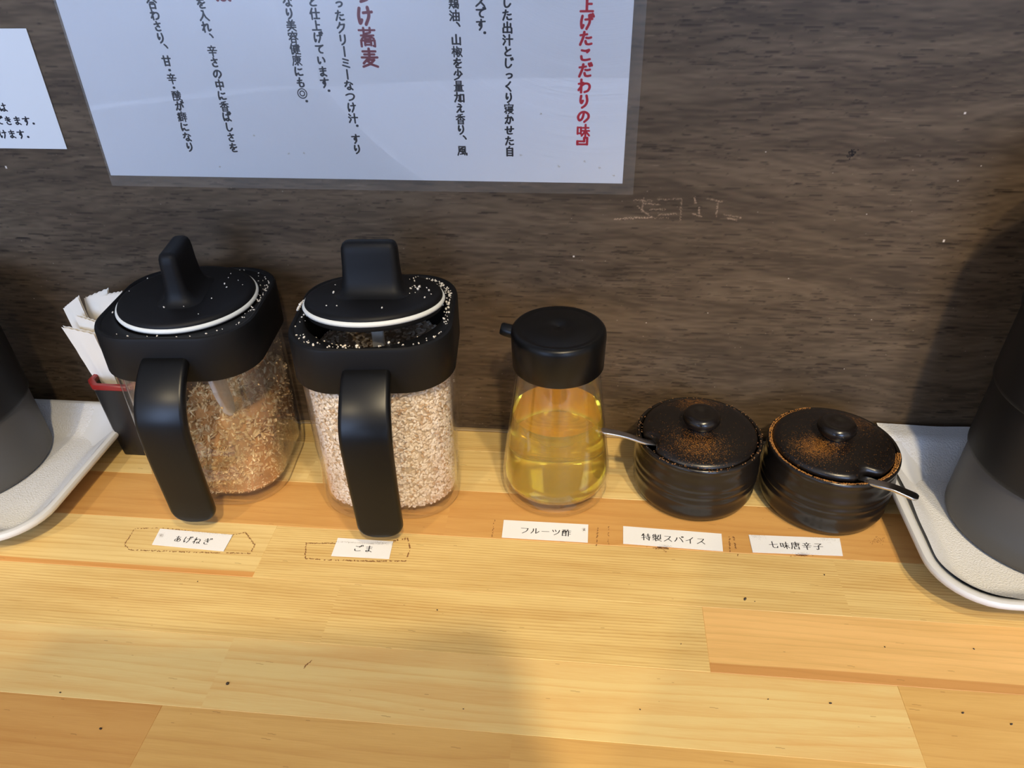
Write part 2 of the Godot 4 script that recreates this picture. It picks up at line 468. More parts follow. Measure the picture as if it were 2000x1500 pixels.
# at: centre in pixels; size: the em in pixels; thin and thick: half widths of level and upright strokes, in em
func write(im: Image, ch: String, at: Vector2, size: float, ink: Color, thin: float, thick: float) -> void:
	if ch == "。" or ch == "・":
		thin = 0.095; thick = 0.095
	if ch == "◎":
		thin = 0.045; thick = 0.045
	for s in strokes(ch):
		for k in s.size() - 1:
			var a: Vector2 = at + (s[k] - Vector2(50, 50)) * size / 100.0
			var b: Vector2 = at + (s[k + 1] - Vector2(50, 50)) * size / 100.0
			var d := b - a
			var r := size * lerpf(thin, thick, pow(absf(d.y) / maxf(d.length(), 0.001), 1.5))
			var lo := (a.min(b) - Vector2.ONE * (r + 1)).floor()
			var hi := (a.max(b) + Vector2.ONE * (r + 1)).ceil()
			for y in range(maxi(0, int(lo.y)), mini(im.get_height(), int(hi.y) + 1)):
				for x in range(maxi(0, int(lo.x)), mini(im.get_width(), int(hi.x) + 1)):
					var q := Vector2(x, y)
					var t := clamp01((q - a).dot(d) / maxf(d.length_squared(), 0.0001))
					var cover := r + 0.5 - q.distance_to(a + d * t)
					if cover > 0.0: im.set_pixel(x, y, im.get_pixel(x, y).lerp(ink, minf(1.0, cover)))

func print_material(im: Image, rough := 0.7) -> StandardMaterial3D:
	var m := mat(Color.WHITE, rough, 0.0, 0.4)
	m.albedo_texture = ImageTexture.create_from_image(im)
	m.texture_repeat = false
	return m

# ---------------------------------------------------------------- builders
func strap(path: Array, widths: Array, thick, side: Vector3, corner := 0.3) -> ArrayMesh:
	var st := start()
	var loops := []
	for k in path.size():
		var d: Vector3 = (path[mini(k + 1, path.size() - 1)] - path[maxi(k - 1, 0)]).normalized()
		var nrm := side.cross(d).normalized()
		var th: float = thick[k] if thick is Array else thick
		var loop := PackedVector3Array()
		for p in rect_loop(widths[k], th, minf(widths[k], th) * corner * 2.0, 0.0, 3):
			loop.append(path[k] + side * p.x + nrm * p.z)
		loops.append(loop)
	loft(st, loops, true, true, 0, 60.0)
	return done(st)

func smooth_path(points: Array, each := 5) -> Array:
	var out := []
	for k in points.size() - 1:
		var a: Vector3 = points[maxi(k - 1, 0)]
		var d: Vector3 = points[mini(k + 2, points.size() - 1)]
		for j in each: out.append(points[k].cubic_interpolate(points[k + 1], a, d, float(j) / each))
	out.append(points[-1])
	return out

func scatter(called: String, mesh: Mesh, m: Material, places: Array, colors: Array, parent: Node = self) -> MultiMeshInstance3D:
	var mm := MultiMesh.new()
	mm.transform_format = MultiMesh.TRANSFORM_3D
	mm.use_colors = true
	mm.mesh = mesh
	mm.instance_count = places.size()
	for k in places.size():
		mm.set_instance_transform(k, places[k])
		mm.set_instance_color(k, colors[k])
	var o := MultiMeshInstance3D.new()
	o.name = numbered(called) if parent == self else called
	o.multimesh = mm
	o.material_override = m
	o.set_meta("kind", "stuff")
	parent.add_child(o, true)
	return o

func grain_mesh() -> ArrayMesh:
	return lathe([[0.0002, -0.5], [0.2, -0.44], [0.32, -0.2], [0.33, 0.05], [0.22, 0.34], [0.08, 0.48]], 7, true, true, 180.0)

func turned(r: RandomNumberGenerator) -> Basis:
	return Basis(Quaternion(r.randfn(), r.randfn(), r.randfn(), r.randfn()).normalized())

func square_radius(half: float, corner: float, t: float) -> float:
	var b := half - corner
	var c := absf(cos(t))
	var s := absf(sin(t))
	if s * half <= b * c: return half / c
	if c * half <= b * s: return half / s
	return b * (c + s) + sqrt(maxf(0.0, b * b * (c + s) * (c + s) - (2.0 * b * b - corner * corner)))

const CORNER := 0.026

func jar(label: String, at: Vector3, turn: float, knob_turn: float, lift: float, tilt: float) -> Node3D:
	var t := thing("storage_jar", label, "jar", at, turn, "square glass jars with black lids")
	# glass: outside up, inside down
	var st := start()
	loft(st, [squared(0.036, 0.022, 0.0), squared(0.0395, 0.025, 0.0012), squared(0.0412, CORNER, 0.0045), squared(0.0418, CORNER, 0.009), squared(0.0418, CORNER, 0.094),
		squared(0.0396, 0.024, 0.094), squared(0.0396, 0.024, 0.011), squared(0.0380, 0.023, 0.0085), squared(0.033, 0.02, 0.0075)])
	put("glass_body", done(st), M.glass, t)
	st = start()
	loft(st, [squared(0.0418, CORNER, 0.0936), squared(0.0432, CORNER, 0.0936), squared(0.0437, CORNER, 0.0944), squared(0.0437, CORNER, 0.1186), squared(0.0433, CORNER, 0.1201), squared(0.0424, CORNER, 0.1207),
		squared(0.0414, CORNER, 0.1204), squared(0.0408, CORNER, 0.1196), ring(0.0395, 0.1196, 72), ring(0.0386, 0.1188, 72), ring(0.0384, 0.0915, 72), squared(0.0394, 0.024, 0.0915), squared(0.0394, 0.024, 0.0936), squared(0.0418, CORNER, 0.0936)], false, false)
	put("collar", done(st), M.black_plastic, t)
	# handle
	var pts := smooth_path([Vector3(0, 0.1064, 0.040), Vector3(0, 0.1050, 0.0455), Vector3(0, 0.0995, 0.0530), Vector3(0, 0.0920, 0.0598), Vector3(0, 0.0835, 0.0642), Vector3(0, 0.0735, 0.0656), Vector3(0, 0.055, 0.0650), Vector3(0, 0.036, 0.0636), Vector3(0, 0.0205, 0.0624)], 5)
	var ws := []
	for k in pts.size(): ws.append(lerpf(0.0124, 0.0136, clamp01(k / 18.0)) - 0.0008 * clamp01((k - 22) / 16.0))
	for e in [[0.0178, 0.0127], [0.0156, 0.0119], [0.0139, 0.0107], [0.0127, 0.0090], [0.0120, 0.0070], [0.0117, 0.0045]]:
		pts.append(Vector3(0, e[0], 0.0622)); ws.append(e[1])
	put("handle", strap(pts, ws, 0.0031, Vector3.RIGHT, 0.42), M.black_satin, t)
	# stopper with knob, gasket and spoon
	var stop := put("stopper", lathe([[0.0352, -0.0046], [0.0366, -0.0042], [0.0371, -0.0030], [0.0371, -0.0022], [0.0372, 0.0016], [0.0366, 0.0030], [0.0352, 0.0038], [0.033, 0.0041], [0.015, 0.0046]], 72), M.black_plastic, t)
	stop.transform = Transform3D(Basis(Vector3.RIGHT, -tilt) * Basis(Vector3.UP, knob_turn), Vector3(0, 0.1212 + lift, 0))
	put("gasket", lathe([[0.0366, -0.0014], [0.0380, -0.0012], [0.0385, 0.0], [0.0380, 0.0012], [0.0366, 0.0014]], 72, false, false, 180.0), M.rubber, stop)
	st = start()
	var loops := []
	for s in [[0.0205, 0.0125, 0.0044], [0.0182, 0.0098, 0.0055], [0.0166, 0.0076, 0.0080], [0.0158, 0.0063, 0.0120], [0.0152, 0.0055, 0.020], [0.0150, 0.0053, 0.0270], [0.0147, 0.0050, 0.0300], [0.0139, 0.0043, 0.0319], [0.0127, 0.0032, 0.0329], [0.011, 0.0018, 0.0332]]:
		loops.append(rect_loop(s[0], s[1], s[1] * 0.72, s[2], 5))
	loft(st, loops, false, true, 0, 90.0)
	put("knob", done(st), M.black_plastic, stop)
	var spoon := strap([Vector3(0, -0.004, 0), Vector3(0, -0.03, 0.0), Vector3(0.0, -0.042, 0.001), Vector3(0, -0.050, 0.002), Vector3(0, -0.062, 0.004), Vector3(0, -0.075, 0.006), Vector3(0, -0.080, 0.007)], [0.0034, 0.0034, 0.0045, 0.0078, 0.0088, 0.007, 0.003], 0.0016, Vector3.RIGHT)
	put("spoon", spoon, M.milky_plastic, stop)
	return t

func ring_notched(r: float, y: float, notch: float, depth: float, n := 72) -> PackedVector3Array:
	var out := PackedVector3Array()
	for i in n:
		var t := TAU * i / n
		var off := angle_difference(t, notch) / 0.17
		var q := r - depth * exp(-off * off * off * off)
		out.append(Vector3(cos(t) * q, y, sin(t) * q))
	return out

func pot(label: String, at: Vector3, lid_mat: Material, notch: float, lid_lean: Vector2) -> Node3D:
	var t := thing("spice_pot", label, "pot", at, 0.0, "dark glazed spice pots with lids")
	var prof := [[0.0295, 0.0], [0.0325, 0.0004], [0.0345, 0.0022], [0.0356, 0.005]]
	for k in 30:
		var y := 0.006 + k * 0.0315 / 29
		prof.append([0.0360 + 0.0008 * sin(k / 29.0 * PI) + 0.00028 * sin(y / 0.0066 * TAU + 1.2 * sin(y * 300.0)) * (0.4 + 0.6 * sin(k / 29.0 * PI)), y])
	prof += [[0.0367, 0.0388], [0.0366, 0.0400], [0.0360, 0.0409], [0.0351, 0.0411], [0.0344, 0.0405], [0.0340, 0.0392], [0.0337, 0.0372], [0.0325, 0.0366], [0.0322, 0.034], [0.0318, 0.008], [0.029, 0.005], [0.01, 0.0045]]
	put("bowl", lathe(prof, 72, true, true, 70.0), M.glaze, t)
	var st := start()
	var loops := []
	for s in [[0.028, 0.0370, 0.0], [0.0314, 0.0373, 0.7], [0.0330, 0.0385, 1.0], [0.0333, 0.0402, 1.0], [0.0329, 0.0416, 1.0], [0.0316, 0.0426, 0.9], [0.0290, 0.0433, 0.5], [0.024, 0.0440, 0.0], [0.017, 0.0447, 0.0], [0.0115, 0.0451, 0.0], [0.0080, 0.0456, 0.0], [0.0072, 0.0463, 0.0]]:
		loops.append(ring_notched(s[0], s[1], notch, 0.0048 * s[2]))
	loft(st, loops, true, true, 0, 75.0)
	var lid := put("lid", done(st), lid_mat, t)
	lid.transform = Transform3D(Basis(Vector3.RIGHT, lid_lean.x) * Basis(Vector3.BACK, lid_lean.y), Vector3(0, 0.0006, 0))
	put("knob", lathe([[0.0074, 0.0455], [0.0078, 0.0470], [0.0098, 0.0488], [0.0108, 0.0508], [0.0106, 0.0530], [0.0094, 0.0548], [0.0070, 0.0556], [0.0045, 0.0552], [0.002, 0.0546]], 40, false, true, 70.0), M.glaze_knob, lid)
	return t

func powder(seed_: int, spots: Array, thin: float) -> StandardMaterial3D:
	var n := 512
	var im := Image.create(n, n, false, Image.FORMAT_RGB8)
	im.fill(Color8(22, 18, 16))
	var r := RandomNumberGenerator.new(); r.seed = seed_
	var fn := FastNoiseLite.new(); fn.seed = seed_; fn.frequency = 0.02; fn.fractal_octaves = 3
	for y in n:
		for x in n:
			var p := Vector2(x, y) / n * 2.0 - Vector2.ONE
			var dense := thin * (0.5 + fn.get_noise_2d(x, y))
			for s in spots:
				var d := Vector2((p.x - s[0]) / s[2], (p.y - s[1]) / s[3]).length()
				dense += s[4] * exp(-d * d) * (0.85 + 0.6 * fn.get_noise_2d(x * 2.0, y * 2.0))
			if r.randf() < dense * 0.42:
				var c := Color8(190, 132, 58).lerp(Color8(120, 70, 28), r.randf())
				for k in r.randi_range(1, 4):
					var q := Vector2i(clampi(x + (k & 1), 0, n - 1), clampi(y + (k >> 1), 0, n - 1))
					im.set_pixel(q.x, q.y, c)
	var m := mat(Color.WHITE, 0.3, 0.0, 0.5)
	m.albedo_texture = ImageTexture.create_from_image(im)
	m.uv1_scale = Vector3(1.0 / 0.07, 1.0 / 0.07, 1.0)
	m.uv1_offset = Vector3(0.5, 0.5, 0.0)
	return m

func tumbler(at: Vector3, m: Material, label: String, group: String) -> void:
	var t := put("tumbler", lathe([[0.0466, 0.0], [0.0484, 0.0], [0.0491, 0.0008], [0.0491, 0.003], [0.0468, 0.064], [0.0460, 0.072], [0.0440, 0.0768], [0.040, 0.0782], [0.0385, 0.0774], [0.030, 0.0772],
		[0.030, 0.0752], [0.0425, 0.0745], [0.0442, 0.070], [0.0470, 0.004], [0.0466, 0.0]], 72, false, false), m)
	t.position = at
	tag(t, label, "cup", group)

func tray(lo: Vector2, hi: Vector2, label: String) -> void:
	var c := (lo + hi) / 2
	var h := (hi - lo) / 2
	var st := start()
	var loops := []
	for s in [[0.0225, 0.0, 0.018], [0.0200, 0.0006, 0.020], [0.0045, 0.0146, 0.028], [0.0010, 0.0156, 0.031], [0.0, 0.0172, 0.032], [0.0, 0.0186, 0.032], [0.0008, 0.0197, 0.031], [0.0022, 0.0200, 0.030], [0.0040, 0.0196, 0.029], [0.0052, 0.0184, 0.028], [0.0215, 0.0048, 0.019], [0.0245, 0.0032, 0.017], [0.030, 0.0028, 0.014]]:
		loops.append(rect_loop(h.x - s[0], h.y - s[0], s[2], s[1], 10, Vector2.ZERO))
	loft(st, loops)
	var o := put("tray", done(st), M.tray)
	o.position = Vector3(c.x, 0, c.y)
	tag(o, label, "tray", "white trays under upturned cups")

# a sheet of paper that lies in a tray and climbs its sides
func liner(lo: Vector2, hi: Vector2, rise: Array, seed_: int, label: String) -> void:
	var n := FastNoiseLite.new(); n.seed = seed_; n.frequency = 14.0; n.fractal_octaves = 2
	var nx := 90
	var nz := 44
	var st := start()
	var p := []
	for j in nz + 1:
		for i in nx + 1:
			var x := lerpf(lo.x, hi.x, float(i) / nx)
			var z := lerpf(lo.y, hi.y, float(j) / nz)
			var y := 0.0044
			var ds := [x - lo.x, hi.x - x, z - lo.y, hi.y - z]
			# the front corners follow the round corners of the tray
			var mid := Vector2(clampf(x, lo.x + 0.027, hi.x - 0.027), minf(z, hi.y - 0.027))
			var out_ := Vector2(x, z) - mid
			if absf(out_.x) > 0.0 and out_.y > 0.0:
				var square := maxf(absf(out_.x), out_.y)
				out_ = out_.normalized() * square
				x = mid.x + out_.x
				z = mid.y + out_.y
				ds[3] = 0.027 - square
				ds[0 if out_.x < 0.0 else 1] = ds[3]
			for k in 4:
				var e: Array = rise[k]
				if e[0] > 0.0: y = maxf(y, 0.0044 + e[0] * (1.0 - clamp01((ds[k] - e[1]) / (e[2] - e[1]))))
			var crease := n.get_noise_2d(x, z)
			y += 0.0007 + crease * 0.0006
			p.append(Vector3(x + n.get_noise_2d(z, 3.0) * 0.0012, y, z + n.get_noise_2d(x, 9.0) * 0.0008))
	for j in nz:
		for i in nx:
			var a: int = j * (nx + 1) + i
			tri(st, 0, p[a], p[a + 1], p[a + nx + 2], planar(p[a]), planar(p[a + 1]), planar(p[a + nx + 2]))
			tri(st, 0, p[a], p[a + nx + 2], p[a + nx + 1], planar(p[a]), planar(p[a + nx + 2]), planar(p[a + nx + 1]))
	var o := put("paper_liner", done(st), M.liner)
	tag(o, label, "paper", "paper sheets lining the trays")

# a ribbon of dried glue and dirt left on the wood, broken where it has worn away
func residue(st: SurfaceTool, pix: Array, width: float, keep: float) -> void:
	for k in pix.size() / 2 - 1:
		var a := gp(pix[2 * k], pix[2 * k + 1])
		var b := gp(pix[2 * k + 2], pix[2 * k + 3])
		var n := maxi(2, int(a.distance_to(b) / 0.0007))
		var d := (b - a).normalized()
		var s := Vector3(-d.z, 0, d.x)
		for j in n:
			if rng.randf() > keep: continue
			var p := a.lerp(b, float(j) / n) + s * rng.randfn(0.0, 0.0002)
			var q := a.lerp(b, (j + 1.2) / n) + s * rng.randfn(0.0, 0.0002)
			var w := s * width * rng.randf_range(0.35, 1.0)
			var y := Vector3(0, 0.00006, 0)
			tri(st, 0, p - w + y, q - w + y, q + w + y)
			tri(st, 0, p - w + y, q + w + y, p + w + y)

func sleeve(st_pix: Array, z0: float, z1: float, ridge: float, label: String) -> void:
	# four pixels: top left, top right, bottom right, bottom left; top lies at depth z1, bottom at z0
	var tl := wp(st_pix[0], st_pix[1], z1)
	var tr := wp(st_pix[2], st_pix[3], z1)
	var br := wp(st_pix[4], st_pix[5], z0)
	var bl := wp(st_pix[6], st_pix[7], z0)
	var down := ((bl + br) / 2 - (tl + tr) / 2).normalized()
	# carry on into the holder
	var extra := 0.04
	br += down * extra
	bl += down * extra
	var n := (tr - tl).cross(bl - tl).normalized()
	if n.z < 0: n = -n
	var st := start()
	var rows := 14
	var colsn := 10
	var p := []
	var nz := FastNoiseLite.new(); nz.seed = int(st_pix[0]); nz.frequency = 90.0
	for j in rows + 1:
		for i in colsn + 1:
			var u := float(i) / colsn
			var v := float(j) / rows
			var q := tl.lerp(tr, u).lerp(bl.lerp(br, u), v)
			var bump := ridge * exp(-pow((u - 0.5) / 0.17, 2.0)) * smoothstep(0.05, 0.14, v)
			bump += nz.get_noise_2d(q.x, q.y) * 0.0005
			if v < 0.02: q += down * 0.0006 * (i % 2)
			p.append(q + n * bump)
	for side in [0, 1]:
		var off := n * (0.0 if side == 0 else -0.0016)
		for j in rows:
			for i in colsn:
				var a: int = j * (colsn + 1) + i
				var q := [p[a] + off, p[a + 1] + off, p[a + colsn + 2] + off, p[a + colsn + 1] + off]
				tri(st, side, q[0], q[1], q[2]); tri(st, side, q[0], q[2], q[3])
	var o := put("paper_sleeve", done(st), M.sleeve)
	tag(o, label, "paper sleeve", "paper-wrapped toothpicks in the black holder")

func paper_label(words: String, corners: Array, label: String, em: float, left: float, dirt: Array) -> void:
	var p := []
	for k in 4: p.append(gp(corners[2 * k], corners[2 * k + 1], 0.0002))
	var wide: float = p[0].distance_to(p[1])
	var tall: float = p[0].distance_to(p[3])
	var s := 16000.0
	var im := Image.create(int(wide * s), int(tall * s), false, Image.FORMAT_RGB8)
	im.fill(Color8(232, 232, 232))
	var r := RandomNumberGenerator.new(); r.seed = words.length() * 31 + int(corners[0])
	for k in 260:
		var q := Vector2i(r.randi() % im.get_width(), r.randi() % im.get_height())
		im.fill_rect(Rect2i(q, Vector2i(r.randi_range(1, 3), r.randi_range(1, 3))), Color8(232, 232, 232).darkened(r.randf_range(0.02, 0.12)))
	for k in words.length():
		write(im, words[k], Vector2((left + (k + 0.5) * em) * s, im.get_height() * 0.53), em * s * 0.88, Color8(18, 16, 18), 0.026, 0.05)
	for d in dirt:
		for k in 160:
			var q := Vector2i(clampi(int((d[0] + r.randfn() * d[2]) * im.get_width()), 0, im.get_width() - 3), clampi(int((d[1] + r.randfn() * d[3]) * im.get_height()), 0, im.get_height() - 3))
			im.fill_rect(Rect2i(q, Vector2i(3, 2)), im.get_pixel(q.x, q.y).lerp(Color8(70, 58, 48), 0.5))
	var o := put("paper_label", sheet(p[0], p[1], p[2], p[3], 0.00025), print_material(im, 0.6))
	tag(o, label, "label", "paper name labels stuck to the counter")

# ---------------------------------------------------------------- the scene
func _ready() -> void:
	rng.seed = 2024
	# camera
	var cam := Camera3D.new()
	cam.name = "camera"
	cam.fov = rad_to_deg(2.0 * atan(750.0 / F))
	cam.near = 0.02
	cam.far = 20.0
	add_child(cam)
	cam.position = eye
	cam.rotation = eye_turn
	# surroundings: a closed room, so the background gives nothing
	var we := WorldEnvironment.new()
	we.name = "environment"
	var env := Environment.new()
	env.background_mode = Environment.BG_COLOR
	env.background_color = Color(0.0, 0.0, 0.0)
	env.tonemap_mode = Environment.TONE_MAPPER_LINEAR
	env.tonemap_exposure = 1.0
	env.sdfgi_enabled = true
	env.ssao_enabled = true
	env.ssil_enabled = true
	we.environment = env
	add_child(we)
	# daylight: the glazed shop front behind the diner
	var day := AreaLight3D.new()
	day.name = "window_daylight"
	day.area_size = Vector2(3.0, 1.45)
	day.light_color = Color(0.70, 0.81, 1.0)
	day.light_energy = 12.5
	day.area_range = 8.0
	day.shadow_enabled = true
	add_child(day)
	day.position = Vector3(0.05, 0.775, 2.965)
	# the two warm lamps of the counter
	lamps()
	print("materials"); make_materials()
	print("room"); room()
	print("counter"); counter()
	print("wall papers"); papers()
	print("jars"); jars()
	print("bottle"); bottle()
	print("pots"); pots()
	print("trays"); trays()
	print("holder"); holder()
	print("labels"); labels()
	print("diner"); diner()

func lamps() -> void:
	var glow := mat(Color(1, 0.9, 0.75), 0.4)
	glow.emission_enabled = true
	glow.emission = Color(1.0, 0.90, 0.76)
	glow.emission_energy_multiplier = 4.0
	var shade_mat := mat(Color8(40, 38, 36), 0.5, 0.3)
	var p := Vector3(-0.147, 0.74, 0.81)
	var t := thing("pendant_lamp", "dark metal pendant lamp hanging over the left of the counter", "lamp", p)
	put("shade", lathe([[0.078, -0.058], [0.079, -0.058], [0.060, 0.0], [0.035, 0.045], [0.016, 0.06], [0.016, 0.08], [0.012, 0.08], [0.012, 0.058], [0.033, 0.043], [0.058, 0.0], [0.078, -0.058]], 40, false, false), shade_mat, t)
	put("cord", tube([Vector3(0, 0.07, 0), Vector3(0, 0.6, 0), Vector3(0, 1.16, 0)], 0.003, 8), shade_mat, t)
	put("bulb", lathe([[0.002, -0.016], [0.01, -0.013], [0.016, 0.0], [0.013, 0.016], [0.010, 0.06]], 24, true, true, 180.0), glow, t)
	spot("pendant_lamp_light", p + Vector3(0, -0.02, 0), 54.5, 0.14, 0.010, 0.27)
	for e in [[Vector3(0.64, 1.83, 1.48), 44.0, 3.2, "round white ceiling downlight over the diner's right shoulder"], [Vector3(0.78, 1.83, 1.0), 35.0, 1.6, "round white ceiling downlight above the right end of the counter"]]:
		t = thing("ceiling_downlight", e[3], "lamp", e[0], 0.0, "ceiling downlights")
		put("ring", lathe([[0.045, 0.0], [0.06, 0.0], [0.062, 0.012], [0.062, 0.12], [0.045, 0.12], [0.045, 0.0]], 40, false, false), mat(Color8(225, 225, 222), 0.5), t)
		put("lamp_disc", lathe([[0.044, 0.02], [0.044, 0.024]], 32), glow, t)
		spot("ceiling_downlight_light", e[0] + Vector3(0, -0.02, 0), e[1], 0.14, 0.048, e[2])

func spot(called: String, at: Vector3, angle: float, blend: float, size: float, energy: float) -> void:
	var l := SpotLight3D.new()
	l.name = called
	l.light_color = Color(1.0, 0.91, 0.74)
	l.light_energy = energy
	l.light_size = size
	l.spot_range = 6.0
	l.spot_attenuation = 2.0
	l.spot_angle = angle
	l.spot_angle_attenuation = blend
	l.shadow_enabled = true
	add_child(l)
	l.position = at
	l.rotation = Vector3(-PI / 2, 0, 0)

func make_materials() -> void:
	M.glass = pane(Color(0.9, 0.93, 0.92, 0.016))
	M.black_plastic = mat(Color8(13, 13, 15), 0.54, 0.0, 0.36)
	M.black_satin = mat(Color8(12, 12, 13), 0.33, 0.0, 0.38)
	M.rubber = mat(Color8(226, 228, 222), 0.5)
	M.milky_plastic = mat(Color8(222, 220, 212), 0.4)
	M.glaze = mat(Color8(25, 21, 18), 0.24, 0.0, 0.48)
	M.glaze.normal_enabled = true
	M.glaze.normal_texture = noise_map(0.02, 3, 3, 256, true, 3.0)
	M.glaze.normal_scale = 0.25
	M.glaze.uv1_triplanar = true
	M.glaze.uv1_scale = Vector3(20, 20, 20)
	M.glaze_knob = mat(Color8(22, 18, 16), 0.22, 0.0, 0.48)
	M.steel = mat(Color8(200, 200, 200), 0.22, 1.0)
	M.tray = mat(Color8(214, 214, 212), 0.38, 0.0, 0.5)
	M.liner = mat(Color8(216, 216, 216), 0.85, 0.0, 0.3)
	M.liner.normal_enabled = true
	M.liner.normal_texture = noise_map(0.12, 8, 3, 256, true, 5.0)
	M.liner.normal_scale = 0.5
	M.liner.uv1_scale = Vector3(25, 25, 1)
	M.sleeve = mat(Color8(240, 232, 216), 0.7)
	M.sleeve.backlight_enabled = true
	M.sleeve.backlight = Color(0.35, 0.33, 0.3)
	M.cup_grey = mat(Color8(84, 82, 80), 0.5, 0.0, 0.45)
	M.cup_black = mat(Color8(20, 20, 21), 0.5, 0.0, 0.45)
	M.grain = mat(Color.WHITE, 0.55)
	M.grain.vertex_color_use_as_albedo = true

func room() -> void:
	structure("wall_back", box(Vector3(-1.6, -0.8, -0.05), Vector3(1.65, 1.95, 0.0)), plywood())
	var plaster := mat(Color8(196, 186, 172), 0.9)
	structure("wall_left", box(Vector3(-1.65, -0.8, 0.0), Vector3(-1.6, 1.95, 3.0)), plaster)
	structure("wall_front", box(Vector3(-1.65, -0.8, 3.0), Vector3(1.65, 1.95, 3.05)), plaster)
	structure("wall_right", box(Vector3(1.6, -0.8, 0.0), Vector3(1.65, 1.95, 3.0)), plaster)
	structure("floor", box(Vector3(-1.65, -0.85, -0.05), Vector3(1.65, -0.8, 3.05)), mat(Color8(96, 88, 80), 0.7))
	structure("ceiling", box(Vector3(-1.65, 1.95, -0.05), Vector3(1.65, 2.0, 3.05)), mat(Color8(210, 204, 196), 0.9))
	var w := Node3D.new(); w.name = "window_1"; w.set_meta("kind", "structure"); add_child(w)
	var frame := mat(Color8(70, 66, 62), 0.5, 0.4)
	var lit := mat(Color8(220, 230, 245), 0.3)
	lit.emission_enabled = true
	lit.emission = Color(0.70, 0.81, 1.0)
	lit.emission_energy_multiplier = 1.0
	put("window_pane", box(Vector3(-1.45, 0.05, 2.975), Vector3(1.55, 1.50, 2.985)), lit, w)
	for b in [[-1.5, 1.6, 1.50, 1.56], [-1.5, 1.6, -0.01, 0.05], [-1.5, -1.45, 0.05, 1.50], [1.55, 1.6, 0.05, 1.50]]:
		put("window_frame", box(Vector3(b[0], b[2], 2.95), Vector3(b[1], b[3], 3.0)), frame, w)
	# pale sealant along the foot of the wall
	structure("trim_1", box(Vector3(-0.6, 0.0, 0.0), Vector3(1.1, 0.0016, 0.0032), 0.0006), mat(Color8(150, 128, 92), 0.7))

